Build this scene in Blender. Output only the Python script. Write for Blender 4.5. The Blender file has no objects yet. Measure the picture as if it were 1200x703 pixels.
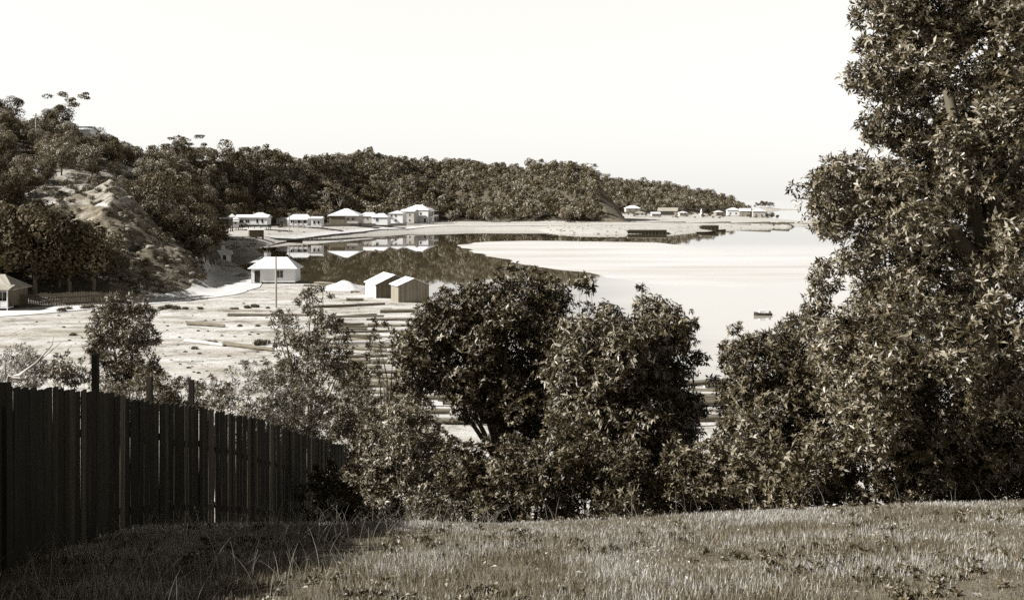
import bpy, math, random
import numpy as np
from mathutils import Vector, Matrix, Euler
SEED = 7
random.seed(SEED); rng = np.random.default_rng(SEED)
scn = bpy.context.scene
COL = scn.collection
# ------------------------------------------------------------------ viewpoint of the survey: eye 16 m above the lagoon
F, HZ, EYE = 1300.0, 232.0, 16.0          # px focal (1200 px wide picture), horizon row, eye height
def W(px, py, z=0.0):
    Y = (EYE - z) * F / (py - HZ); return ((px - 600) / F * Y, Y)
def at(px, Y): return (px - 600) / F * Y
def zat(py, Y): return EYE - (py - HZ) / F * Y

# ------------------------------------------------------------------ helpers
def tag(o, label=None, cat=None, group=None, kind=None):
    if label: o['label'] = label
    if cat: o['category'] = cat
    if group: o['group'] = group
    if kind: o['kind'] = kind
    return o
def empty(name, loc, rz=0.0, label=None, cat=None, group=None):
    o = bpy.data.objects.new(name, None); COL.objects.link(o)
    o.location = loc; o.rotation_euler = (0, 0, rz); o.empty_display_size = .3
    return tag(o, label, cat, group)
def link(name, me, mats, parent=None, loc=None, rz=None):
    o = bpy.data.objects.new(name, me); COL.objects.link(o)
    if mats is not None and len(me.materials) == 0:
        for m in (mats if isinstance(mats, (list, tuple)) else [mats]): me.materials.append(m)
    if parent: o.parent = parent
    if loc is not None: o.location = loc
    if rz is not None: o.rotation_euler = (0, 0, rz)
    return o
def copy_thing(src, loc, rz=0.0, scale=None, label=None):
    c = src.copy(); COL.objects.link(c); c.location = loc; c.rotation_euler = (0, 0, rz)
    if scale: c.scale = scale
    if label: c['label'] = label
    for ch in list(src.children):
        d = ch.copy(); COL.objects.link(d); d.parent = c
        for g in list(ch.children):
            e = g.copy(); COL.objects.link(e); e.parent = d
    return c
def np_mesh(name, V, faces, smooth=False, attrs=None):
    """V (n,3); faces (m,k) int array of one size k"""
    V = np.asarray(V, np.float32); faces = np.asarray(faces, np.int32)
    me = bpy.data.meshes.new(name); m, k = faces.shape
    me.vertices.add(len(V)); me.vertices.foreach_set('co', V.ravel())
    me.loops.add(m * k); me.loops.foreach_set('vertex_index', faces.ravel())
    me.polygons.add(m); me.polygons.foreach_set('loop_start', np.arange(0, m * k, k, dtype=np.int32))
    try: me.polygons.foreach_set('loop_total', np.full(m, k, np.int32))
    except Exception: pass
    me.update(calc_edges=True); me.validate()
    if smooth: me.polygons.foreach_set('use_smooth', np.ones(m, bool))
    for n, a in (attrs or {}).items():
        at_ = me.attributes.new(n, 'FLOAT', 'POINT'); at_.data.foreach_set('value', np.asarray(a, np.float32))
    return me
class MB:
    def __init__(s): s.v = []; s.f = []
    def box(s, x0, x1, y0, y1, z0, z1):
        n = len(s.v)
        s.v += [(x, y, z) for z in (z0, z1) for y in (y0, y1) for x in (x0, x1)]
        s.f += [tuple(n + i for i in q) for q in ((0,2,3,1),(4,5,7,6),(0,1,5,4),(2,6,7,3),(0,4,6,2),(1,3,7,5))]
        return s
    def poly(s, pts): n = len(s.v); s.v += [tuple(p) for p in pts]; s.f.append(tuple(range(n, n + len(pts)))); return s
    def tube(s, pts, rad, seg=8, cap=True, jitter=0.0):
        pts = [Vector(p) for p in pts]; rings = []
        for i, p in enumerate(pts):
            d = (pts[min(i+1, len(pts)-1)] - pts[max(i-1, 0)]).normalized()
            a = d.cross(Vector((0,0,1)) if abs(d.z) < .9 else Vector((1,0,0))).normalized(); b = d.cross(a)
            r = rad[i] if isinstance(rad, (list, tuple)) else rad; n = len(s.v); rings.append(n)
            for k in range(seg):
                t = 2 * math.pi * k / seg; rr = r * (1 + random.uniform(-jitter, jitter))
                s.v.append(tuple(p + a * math.cos(t) * rr + b * math.sin(t) * rr))
        for n, m in zip(rings, rings[1:]):
            for k in range(seg): s.f.append((n+k, n+(k+1) % seg, m+(k+1) % seg, m+k))
        if cap:
            s.f.append(tuple(rings[0]+k for k in range(seg))[::-1]); s.f.append(tuple(rings[-1]+k for k in range(seg)))
        return s
    def build(s, name, mat, parent=None, smooth=False, loc=None, rz=None):
        me = bpy.data.meshes.new(name); me.from_pydata(s.v, [], s.f); me.validate(); me.update()
        if smooth:
            for p in me.polygons: p.use_smooth = True
        return link(name, me, mat, parent, loc, rz)

# ------------------------------------------------------------------ materials: everything in the warm monochrome of the print
def sep(v, k=1.0):
    w = (1 - v) ** 3.4 * k
    return (v * (1 + .34 * w), v * (1 + .02 * w), v * (1 - .5 * w), 1)
def new_mat(name):
    m = bpy.data.materials.new(name); m.use_nodes = True
    nt = m.node_tree; b = nt.nodes['Principled BSDF']; return m, nt, b
def N(nt, t, **kw):
    n = nt.nodes.new(t)
    for k, v in kw.items(): setattr(n, k, v)
    return n
def noise(nt, scale, detail=6, rough=.6, vec=None, stretch=None):
    n = N(nt, 'ShaderNodeTexNoise'); n.inputs['Scale'].default_value = scale
    n.inputs['Detail'].default_value = detail; n.inputs['Roughness'].default_value = rough
    if vec is None:
        tc = N(nt, 'ShaderNodeTexCoord'); vec = tc.outputs['Object']
    if stretch:
        mp = N(nt, 'ShaderNodeMapping'); mp.inputs['Scale'].default_value = stretch
        nt.links.new(vec, mp.inputs['Vector']); vec = mp.outputs['Vector']
    nt.links.new(vec, n.inputs['Vector']); return n
def ramp(nt, fac, stops):
    r = N(nt, 'ShaderNodeValToRGB'); e = r.color_ramp.elements
    while len(e) < len(stops): e.new(.5)
    for el, (p, c) in zip(e, stops): el.position = p; el.color = c if isinstance(c, tuple) else sep(c)
    nt.links.new(fac, r.inputs['Fac']); return r
def mixc(nt, fac, a, b, mode='MIX'):
    m = N(nt, 'ShaderNodeMix', data_type='RGBA', blend_type=mode)
    if isinstance(fac, (int, float)): m.inputs[0].default_value = fac
    else: nt.links.new(fac, m.inputs[0])
    for s, i in ((a, 6), (b, 7)):
        if isinstance(s, tuple): m.inputs[i].default_value = s
        else: nt.links.new(s, m.inputs[i])
    return m.outputs[2]
def bump(nt, b, h, strength=.4, dist=.05):
    n = N(nt, 'ShaderNodeBump'); n.inputs['Strength'].default_value = strength; n.inputs['Distance'].default_value = dist
    nt.links.new(h, n.inputs['Height']); nt.links.new(n.outputs['Normal'], b.inputs['Normal'])
def simple(name, v0, v1, scale=2, rough=.8, stretch=None, bstr=.2, bdist=.02):
    m, nt, b = new_mat(name); n = noise(nt, scale, stretch=stretch)
    r = ramp(nt, n.outputs['Fac'], [(.3, v0), (.7, v1)])
    nt.links.new(r.outputs['Color'], b.inputs['Base Color']); b.inputs['Roughness'].default_value = rough
    if bstr: bump(nt, b, n.outputs['Fac'], bstr, bdist)
    return m
def leaf_mat(name, v, rough=.42, trans=.22, spec=.5):
    m, nt, b = new_mat(name)
    a = N(nt, 'ShaderNodeAttribute', attribute_name='tone')
    oi = N(nt, 'ShaderNodeObjectInfo'); ma = N(nt, 'ShaderNodeMath', operation='MULTIPLY_ADD'); ma.inputs[1].default_value = .45
    nt.links.new(oi.outputs['Random'], ma.inputs[0]); sb_ = N(nt, 'ShaderNodeMath', operation='SUBTRACT'); nt.links.new(a.outputs['Fac'], sb_.inputs[0]); sb_.inputs[1].default_value = .22
    nt.links.new(sb_.outputs[0], ma.inputs[2])
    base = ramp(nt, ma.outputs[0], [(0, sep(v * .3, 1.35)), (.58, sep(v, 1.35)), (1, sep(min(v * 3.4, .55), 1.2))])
    nt.links.new(base.outputs['Color'], b.inputs['Base Color'])
    b.inputs['Roughness'].default_value = rough; b.inputs['Specular IOR Level'].default_value = spec
    tr = N(nt, 'ShaderNodeBsdfTranslucent'); nt.links.new(base.outputs['Color'], tr.inputs['Color'])
    mx = N(nt, 'ShaderNodeMixShader'); mx.inputs[0].default_value = trans
    nt.links.new(b.outputs[0], mx.inputs[1]); nt.links.new(tr.outputs[0], mx.inputs[2])
    nt.links.new(mx.outputs[0], nt.nodes['Material Output'].inputs['Surface'])
    return m
def board_mat(name, v0, v1, period, axis='x', rough=.7, edge=.6, bd=.02):
    """boards/corrugations: repeated lines of a given period (m) in object space, plus weathering"""
    m, nt, b = new_mat(name)
    tc = N(nt, 'ShaderNodeTexCoord'); sp = N(nt, 'ShaderNodeSeparateXYZ'); nt.links.new(tc.outputs['Object'], sp.inputs[0])
    src = sp.outputs['Z']
    if axis == 'x':
        ad = N(nt, 'ShaderNodeMath', operation='ADD'); nt.links.new(sp.outputs['X'], ad.inputs[0]); nt.links.new(sp.outputs['Y'], ad.inputs[1]); src = ad.outputs[0]
    dv = N(nt, 'ShaderNodeMath', operation='DIVIDE'); nt.links.new(src, dv.inputs[0]); dv.inputs[1].default_value = period
    fr = N(nt, 'ShaderNodeMath', operation='FRACT'); nt.links.new(dv.outputs[0], fr.inputs[0])
    fl = N(nt, 'ShaderNodeMath', operation='FLOOR'); nt.links.new(dv.outputs[0], fl.inputs[0])
    wn = N(nt, 'ShaderNodeTexWhiteNoise', noise_dimensions='1D'); nt.links.new(fl.outputs[0], wn.inputs['W'])
    n = noise(nt, 1.2, stretch=(1, 1, .35)); 
    mul = N(nt, 'ShaderNodeMath', operation='MULTIPLY_ADD'); nt.links.new(wn.outputs['Value'], mul.inputs[0]); mul.inputs[1].default_value = .5
    h2 = N(nt, 'ShaderNodeMath', operation='MULTIPLY'); nt.links.new(n.outputs['Fac'], h2.inputs[0]); h2.inputs[1].default_value = .6
    nt.links.new(h2.outputs[0], mul.inputs[2])
    c = ramp(nt, mul.outputs[0], [(.2, v0), (.8, v1)])
    g = ramp(nt, fr.outputs[0], [(0, (edge, edge, edge, 1)), (.08, (1, 1, 1, 1)), (1, (1, 1, 1, 1))])
    nt.links.new(mixc(nt, 1.0, c.outputs['Color'], g.outputs['Color'], 'MULTIPLY'), b.inputs['Base Color'])
    b.inputs['Roughness'].default_value = rough; bump(nt, b, fr.outputs[0], .5, bd)
    return m
M = {}
M['leaf_big'] = leaf_mat('glossy leaf', .06, .42, .1, .5)
M['leaf_mid'] = leaf_mat('bush leaf', .07, .45, .12, .45)
M['leaf_shade'] = leaf_mat('undergrowth leaf with shade in colour', .042, .5, .1, .4)  # darker copy of the bush leaf: undergrowth shade put into its colour
M['leaf_pale'] = leaf_mat('pale shrub leaf', .16, .5, .3, .4)
M['leaf_far'] = leaf_mat('forest foliage', .085, .75, .06, .2)
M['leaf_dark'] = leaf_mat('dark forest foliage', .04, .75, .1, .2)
M['grass'] = leaf_mat('dry grass', .14, .6, .3, .3)
M['bark'] = simple('bark', .05, .12, 6, .9, (1, 1, .25), .5, .03)
M['bark_pale'] = simple('pale gum bark', .28, .45, 4, .8, (1, 1, .3), .3)
M['log'] = simple('log bark', .05, .17, 3, .9, (.4, 4, 4), .5, .04)
M['log_pale'] = simple('peeled log', .32, .5, 3, .85, (.3, 4, 4), .3)
M['log_end'] = simple('sawn log end', .4, .55, 5)
def fence_mat():
    m, nt, b = new_mat('old fence board'); n = noise(nt, 3, 7, .7, stretch=(6, 6, .3)); oi = N(nt, 'ShaderNodeObjectInfo')
    r = ramp(nt, n.outputs['Fac'], [(.3, sep(.014, .6)), (.6, sep(.035, .6)), (.75, sep(.09, .6))]); q = ramp(nt, oi.outputs['Random'], [(0, (.6,.6,.6,1)), (.7, (1,1,1,1)), (.9, (1.0,1.0,1.0,1)), (1, (1,1,1,1))])
    mm = N(nt, 'ShaderNodeMath', operation='POWER'); nt.links.new(oi.outputs['Random'], mm.inputs[0]); mm.inputs[1].default_value = 5
    m2 = N(nt, 'ShaderNodeMath', operation='MULTIPLY_ADD'); nt.links.new(mm.outputs[0], m2.inputs[0]); m2.inputs[1].default_value = 3.0; m2.inputs[2].default_value = .7
    vm = N(nt, 'ShaderNodeVectorMath', operation='SCALE'); nt.links.new(r.outputs['Color'], vm.inputs[0]); nt.links.new(m2.outputs[0], vm.inputs['Scale'])
    nt.links.new(vm.outputs[0], b.inputs['Base Color']); b.inputs['Roughness'].default_value = .9; b.inputs['Specular IOR Level'].default_value = .2; bump(nt, b, n.outputs['Fac'], .7, .01); return m
M['fence'] = fence_mat()
M['white_board'] = board_mat('white weatherboard', .62, .72, .18, 'z', .6, .72)
M['cream_board'] = board_mat('cream weatherboard', .3, .4, .18, 'z', .6, .7)
M['grey_board'] = board_mat('raw vertical board', .11, .22, .22, 'x', .85, .45)
M['dark_board'] = board_mat('dark stained board', .07, .12, .2, 'x', .85, .5)
M['white_roof'] = board_mat('white painted iron', .66, .78, .3, 'x', .5, .9)
M['pale_roof'] = board_mat('pale iron', .5, .62, .3, 'x', .5, .85)
M['grey_roof'] = board_mat('grey weathered iron', .2, .3, .3, 'x', .6, .8)
M['trim'] = simple('white paint', .62, .74, 3, .5, None, 0)
M['dark'] = simple('dark opening', .012, .02, 2, .7, None, 0)
M['stump'] = simple('house stump', .04, .08, 4)
M['pole'] = simple('grey pole timber', .22, .34, 5, .85, (1, 1, .1), .2)
M['pole_dark'] = simple('dark pole timber', .02, .045, 5, .85, (1, 1, .1), .2)
M['stone'] = simple('pale stone', .3, .5, 1.2, .9, None, .8, .2)
M['rubble'] = simple('rubble stone', .16, .42, 1.6, .95, None, .9, .3)
M['sawdust'] = simple('sawdust', .5, .62, 3, .95, None, .3, .05)
M['hull'] = simple('boat hull', .03, .05, 3, .6, None, 0)
M['hull_in'] = simple('boat inside', .45, .6, 3, .6, None, 0)
def glass():
    m, nt, b = new_mat('window glass'); b.inputs['Base Color'].default_value = sep(.02)
    b.inputs['Roughness'].default_value = .08; return m
M['glass'] = glass()
def water():
    m, nt, b = new_mat('still lagoon water'); 
    tc = N(nt, 'ShaderNodeTexCoord'); sx = N(nt, 'ShaderNodeSeparateXYZ'); nt.links.new(tc.outputs['Object'], sx.inputs[0])
    def mth(op, a, b_=None, c_=None):
        q = N(nt, 'ShaderNodeMath', operation=op)
        for i_, v_ in enumerate((a, b_, c_)):
            if v_ is None: continue
            if isinstance(v_, (int, float)): q.inputs[i_].default_value = v_
            else: nt.links.new(v_, q.inputs[i_])
        return q.outputs[0]
    nz = noise(nt, .03, 5, .6, stretch=(.4, 1.5, 1))
    k = mth('MULTIPLY_ADD', sx.outputs['Y'], -.075, sx.outputs['X']); k = mth('MULTIPLY_ADD', nz.outputs['Fac'], 26.0, k)
    def sm(v_, a, b_):
        q = N(nt, 'ShaderNodeMapRange', interpolation_type='SMOOTHSTEP'); nt.links.new(v_, q.inputs['Value']); q.inputs[1].default_value = a; q.inputs[2].default_value = b_; return q.outputs[0]
    sky_sheen = mth('MULTIPLY', sm(k, 6, 30), mth('ADD', sm(sx.outputs['Y'], 400, 340), sm(sx.outputs['Y'], 600, 800)))   # paler water colour: the sky's bright reflection painted in beyond the hill reflection
    nt.links.new(mixc(nt, sky_sheen, sep(.055), sep(.34)), b.inputs['Base Color'])
    b.inputs['Roughness'].default_value = .02; b.inputs['IOR'].default_value = 1.6
    n = noise(nt, .35, 3, .5, stretch=(.5, 1.3, 1)); bump(nt, b, n.outputs['Fac'], .025, .04)
    return m
M['water'] = water()
def sandbar_mat():
    m, nt, b = new_mat('wet pale sand'); n = noise(nt, .03, 6, .6, stretch=(.35, 1.6, 1))
    r = ramp(nt, n.outputs['Fac'], [(.32, .36), (.5, .46), (.7, .54)]); nt.links.new(r.outputs['Color'], b.inputs['Base Color'])
    b.inputs['Roughness'].default_value = .6; return m
M['sandbar'] = sandbar_mat()
def road_mat():
    m, nt, b = new_mat('pale dirt road'); n = noise(nt, .5, 8, .65)
    r = ramp(nt, n.outputs['Fac'], [(.3, .42), (.7, .58)]); nt.links.new(r.outputs['Color'], b.inputs['Base Color'])
    b.inputs['Roughness'].default_value = .95; bump(nt, b, n.outputs['Fac'], .4, .05); return m
M['road'] = road_mat()
def ground_mat():
    m, nt, b = new_mat('ground')
    n1 = noise(nt, .12, 10, .68, stretch=(.6, 1.6, 1)); n2 = noise(nt, 1.3, 8, .7); n3 = noise(nt, .35, 8, .75)
    dirt = ramp(nt, n1.outputs['Fac'], [(.33, .17), (.45, .32), (.6, .47)]).outputs['Color']
    spots = ramp(nt, n3.outputs['Fac'], [(.38, .22), (.49, (1, 1, 1, 1))]).outputs['Color']
    dirt = mixc(nt, .75, dirt, spots, 'MULTIPLY')
    soil = ramp(nt, n2.outputs['Fac'], [(.3, .025), (.7, .07)]).outputs['Color']
    rock = ramp(nt, n3.outputs['Fac'], [(.36, .02), (.48, .07), (.60, .16), (.72, .3)]).outputs['Color']
    turf = ramp(nt, n2.outputs['Fac'], [(.3, .05), (.7, .13)]).outputs['Color']
    sand = ramp(nt, n2.outputs['Fac'], [(.3, .26), (.7, .46)]).outputs['Color']
    c = dirt
    for nm, src in (('sand', sand), ('soil', soil), ('rock', rock), ('turf', turf)):
        a = N(nt, 'ShaderNodeAttribute', attribute_name=nm)
        ad = N(nt, 'ShaderNodeMath', operation='ADD'); nt.links.new(a.outputs['Fac'], ad.inputs[0]); nt.links.new(n3.outputs['Fac'], ad.inputs[1])
        sb = ramp(nt, ad.outputs[0], [(.72, (0, 0, 0, 1)), (.86, (1, 1, 1, 1))])
        c = mixc(nt, sb.outputs['Color'], c, src)
    nt.links.new(c, b.inputs['Base Color']); b.inputs['Roughness'].default_value = .95
    bump(nt, b, n2.outputs['Fac'], .7, .25); return m
M['ground'] = ground_mat()

# ------------------------------------------------------------------ terrain
def vnoise(X, Y, s, seed=0):
    """smooth value noise, period-free"""
    x = X / s; y = Y / s; xi = np.floor(x); yi = np.floor(y); xf = x - xi; yf = y - yi
    def hsh(a, b):
        q = np.sin(a * 127.1 + b * 311.7 + seed * 74.7) * 43758.5453; return q - np.floor(q)
    u = xf * xf * (3 - 2 * xf); v = yf * yf * (3 - 2 * yf)
    return (hsh(xi, yi) * (1-u) + hsh(xi+1, yi) * u) * (1-v) + (hsh(xi, yi+1) * (1-u) + hsh(xi+1, yi+1) * u) * v - .5
def sdist(X, Y, poly):
    """signed distance to a polygon, positive outside"""
    d2 = np.full(X.shape, 1e18); inside = np.zeros(X.shape, bool); n = len(poly)
    for i in range(n):
        ax, ay = poly[i]; bx, by = poly[(i+1) % n]; ex, ey = bx - ax, by - ay
        t = np.clip(((X - ax) * ex + (Y - ay) * ey) / (ex*ex + ey*ey + 1e-9), 0, 1)
        d2 = np.minimum(d2, (X - ax - t*ex)**2 + (Y - ay - t*ey)**2)
        cond = ((ay > Y) != (by > Y)); 
        with np.errstate(divide='ignore', invalid='ignore'):
            xx = (bx - ax) * (Y - ay) / (by - ay) + ax
        inside ^= cond & (X < xx)
    return np.where(inside, -1, 1) * np.sqrt(d2)
LAGOON = [W(*p) for p in [(262,300),(276,296),(296,293),(312,287),(330,283),(345,281.5),(400,278),(440,275),(490,272.2),(560,270.4),(632,270.4),
          (645,273.6),(700,274.3),(800,274),(835,270.5),(900,267.5),(960,264),(1000,263),(1200,262),(1700,262),(1900,480),(1000,466),(900,456),(830,446),
          (760,428),(650,395),(560,366),(512,353),(470,343),(430,335),(390,331.5),(350,331),(318,327),(292,318),(268,308)]]
SEA = [W(*p) for p in [(872,249.5),(905,256),(960,261),(1010,262.2),(1700,262.2)]] + [(9000, 9000), (-9000, 9000), (-9000, 1450), (100, 1450), (225, 1250)]
BAR = [W(*p, .05) for p in [(536,287.5),(556,284.6),(575,283),(620,282),(700,283),(770,284.2),(800,288.5),(850,292.5),(900,294),(975,296),(1060,297),(1100,300),
       (1050,312),(950,328),(860,336),(780,333),(720,326),(697,322.5),(660,318),(620,309.5),(586,303),(564,298),(548,292)]]
def I(px, xs, ys): return np.interp(px, xs, ys)
def prof(t, p=1.0): t = np.clip(t, 0, 1); return (t * t * (3 - 2 * t)) * .45 + t ** p * .55
def layer(px, Y, kx, kyc, kY, fx, fY, zf, back=.25):
    Yc = I(px, kx, kY); py = I(px, kx, kyc); zc = EYE - (py - HZ) / F * Yc; Yf = I(px, fx, fY)
    t = (Y - Yf) / np.maximum(Yc - Yf, 8)
    z = zf + (zc - zf) * prof(t); z = np.where(t > 1, zc - (Y - Yc) * back, z)
    return np.where(t < 0, -50, z), t
def hills(X, Y):
    px = 600 + F * X / np.maximum(Y, 40)
    A, ta = layer(px, Y, [-900,-200,0,60,100,130,160,190,215,235,246,256], [200,232,240,236,225,214,244,272,293,316,333,352],
                  [190,195,205,208,208,206,202,198,194,190,186,184], [-900,0,100,150,200,246], [140,152,158,163,168,178], 1.2, .05)
    B, tb = layer(px, Y, [-900,-200,-60,0,40,70,100,150,200,235,262,276,290], [60,95,108,118,124,134,150,174,196,222,254,276,296],
                  [330,320,305,300,300,300,300,322,336,345,350,352,354], [-900,0,100,160,235,290], [196,206,210,212,250,330], 14, .16)
    B = np.where(px > 150, np.minimum(B, 400), B)
    # B starts from the top of A on the left and from the road level further right
    zf = I(px, [0,130,190,235,290], [14,17,8,3,1.2]); B, tb = layer2(px, Y, zf)
    u = px / 118.0
    C, tc_ = layer(px, Y, [-900,100,180,230,280,340,400,450,520,600,640,690,703,718,733,746], [165,182,188,189,189,197,196,194,199,204,201,207,218,236,257,275],
                   [420,440,470,500,540,600,680,740,780,760,725,700,680,665,650,640], [-900,240,320,400,520,640,746], [430,455,482,535,628,622,612], 3.0, .3)
    tt = np.clip(tc_, 0, 1)
    C = C + 24 * (1 - np.abs(((u + 1.05 * tt) % 1.0) * 2 - 1) - .6) * 4 * tt * (1 - tt) * np.clip((720 - px) / 90, 0, 1)
    D, td = layer(px, Y, [560,690,720,760,800,840,858,868,876], [208,212,214,220,226,233,240,247,256],
                  [1000,1040,1050,1070,1080,1090,1090,1090,1090], [560,740,876], [900,930,1000], 4.0, .3)
    z = np.maximum(np.maximum(A, B), np.maximum(C, D))
    return z, (A, B, C, D), (ta, tb, tc_, td), px
def layer2(px, Y, zf):
    kx = [-900,-200,-60,0,40,70,100,150,200,232,254,266,290]; kyc = [75,112,126,136,143,152,168,190,206,230,262,300,340]
    kY = [330,320,305,300,300,300,300,322,336,345,350,352,354]
    Yc = I(px, kx, kY); py = I(px, kx, kyc); zc = EYE - (py - HZ) / F * Yc; Yf = I(px, [-900,0,100,160,235,290], [196,206,208,206,215,330])
    t = (Y - Yf) / np.maximum(Yc - Yf, 8); z = zf + (zc - zf) * np.clip(t, 0, 1) ** .9
    z = np.where(t > 1, zc - (Y - Yc) * .16, z); return np.where(t < 0, -50, z), t
def fore(X, Y):
    """the grassy hill the viewer stands on"""
    r = np.maximum(Y, -20)
    z = 14.4 - .17 * np.minimum(r, 13.6) + .04 * np.clip(X, -8, 12)
    c = np.clip(r - 13.6, 0, None); s = np.clip((X + 4.2) / 3.5, 0, 1)
    slope = .275 + .15 * s
    z = z - slope * c - .0022 * c * c
    return z + .05 * vnoise(X, Y, 1.7, 3) + .10 * vnoise(X, Y, 4.3, 5)
def ground_full(X, Y):
    X = np.asarray(X, float); Y = np.asarray(Y, float)
    d = np.minimum(sdist(X, Y, LAGOON), sdist(X, Y, SEA)); db = sdist(X, Y, BAR)
    px = 600 + F * X / np.maximum(Y, 40)
    near = 1.0 + .25 * vnoise(X, Y, 9, 1)
    far = I(px, [200,300,400,480,560,740,850,960], [2.6,3.9,3.9,2.5,2.3,2.3,1.7,1.0])
    plat = np.where(Y < 260, near, near + (far - near) * np.clip((Y - 260) / 80, 0, 1))
    k = np.where((Y > 300), 9.0, 5.0)
    flat = plat * (1 - np.exp(-np.maximum(d, 0) / k))
    flat = np.where(d < 0, np.maximum(-2.5, d * .12), flat)
    H_, Ls, ts, _ = hills(X, Y)
    hz = H_ + np.where(Y > 120, 2.2 * vnoise(X, Y, 24, 2) + 1.1 * vnoise(X, Y, 9, 4) + .5 * vnoise(X, Y, 3.5, 6) - np.where(Y < 215, 3.2 * np.abs(vnoise(X, Y, 5.2, 14)) + 2.0 * np.abs(vnoise(X, Y, 2.3, 15)) + 3.0 * np.abs(vnoise(X, Y, 11, 16)) - 1.6, 0), 0) * np.clip((H_ - 1.5) / 5, 0, 1)
    z = np.where(d > -1, np.maximum(flat, np.where(d > 0, hz, -50)), flat)
    bz = np.clip(.14 - db * .01, .03, .16) 
    z = np.where(db < 6, np.minimum(z, -.6), z)
    fz = fore(X, Y); isf = fz > z
    z = np.maximum(z, fz)
    return z, d, db, isf, Ls, ts, px
def gz(x, y): return float(ground_full(np.array([x]), np.array([y]))[0][0])
# polar sheet, finer near the viewer
na, nr = 820, 860
ang = np.linspace(-math.radians(62), math.radians(62), na); rad = np.concatenate([np.linspace(.3, 9, 60), np.geomspace(9.2, 2600, nr - 60)])
RR, AA = np.meshgrid(rad, ang, indexing='ij'); GX = RR * np.sin(AA); GY = RR * np.cos(AA) - .2
gzv, gd, gdb, gisf, gL, gt, gpx = ground_full(GX, GY)
gpy = HZ + F * (EYE - gzv) / np.maximum(GY, 1)
hill = (np.maximum.reduce(gL) > 2.0) & ~gisf & (gd > 0)
def band(v, a, b, s): return np.clip((v - a) / s, 0, 1) * np.clip((b - v) / s, 0, 1)
onA = (gL[0] >= gL[1]) & (gL[0] > gL[2]) & (gL[0] > 1.5) & ~gisf
wob = 14 * vnoise(GX, GY, 16, 31) + 7 * vnoise(GX, GY, 6, 32)
rock = np.where(onA | ((gpx < 246) & (GY < 240) & hill), np.maximum(band(gpx + wob, 118, 249, 12), band(gpx + wob, 20, 249, 14) * band(gpy + wob * .6, 0, 270, 8)), 0.0)
gpxw = gpx + wob; gpyw = gpy + wob * .6; clear = band(gpx + wob, 26, 168, 14) * band(gpy + wob * .5, 196, 246, 8) * (GY > 185) * (GY < 330)
bare = band(gpx, 694, 760, 8) * (GY > 600) * (GY < 720) * hill
clear2 = band(gpx, 18, 50, 8) * band(gpy, 146, 160, 4) * (GY > 200) + band(gpx, 118, 156, 8) * band(gpy, 198, 212, 5) * (GY > 200)
soil = np.where(hill & ((gpx < 258) | (GY > 400)), .75, 0) * (1 - np.clip(rock + clear + bare * .8 + .30 * clear + clear2, 0, 1))
soil = np.where(gisf & (GY > 14.6), .8, soil)
glade = (vnoise(GX, GY, 15, 51) > .15) * (gpx < 178) * (GY > 205) * (GY < 330) * hill; soil = soil * (1 - .8 * glade); clear = np.maximum(clear, glade * .8)
turf = np.where(gisf & (GY <= 15.0), .9, 0) + bare * .8 + .30 * clear
sand = np.where((gd < 7) & (gd > -6) & ~gisf, .6, 0) + np.where(gdb < 4, .9, 0) + np.where((GY > 380) & ~hill, .35, 0)
rock = rock * (1 - .75 * clear); rocka = rock * .60 + .15 * (vnoise(GX, GY, 14, 9) * rock)
idx = np.arange(nr * na).reshape(nr, na)
faces = np.stack([idx[:-1, :-1], idx[:-1, 1:], idx[1:, 1:], idx[1:, :-1]], -1).reshape(-1, 4)[:, ::-1]
me = np_mesh('ground', np.stack([GX, GY, gzv], -1).reshape(-1, 3), faces, True,
             dict(soil=soil.ravel(), rock=rocka.ravel(), turf=turf.ravel(), sand=sand.ravel()))
tag(link('ground', me, M['ground']), kind='structure')
tag(link('seabed', np_mesh('seabed', [(-12000,-200,-3),(12000,-200,-3),(12000,16000,-3),(-12000,16000,-3)], [(0,1,2,3)]), M['sandbar']), kind='structure')
wm = np_mesh('water', [(-12000,60,0),(12000,60,0),(12000,16000,0),(-12000,16000,0)], [(0,1,2,3)])
tag(link('water', wm, M['water']), kind='structure')
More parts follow.
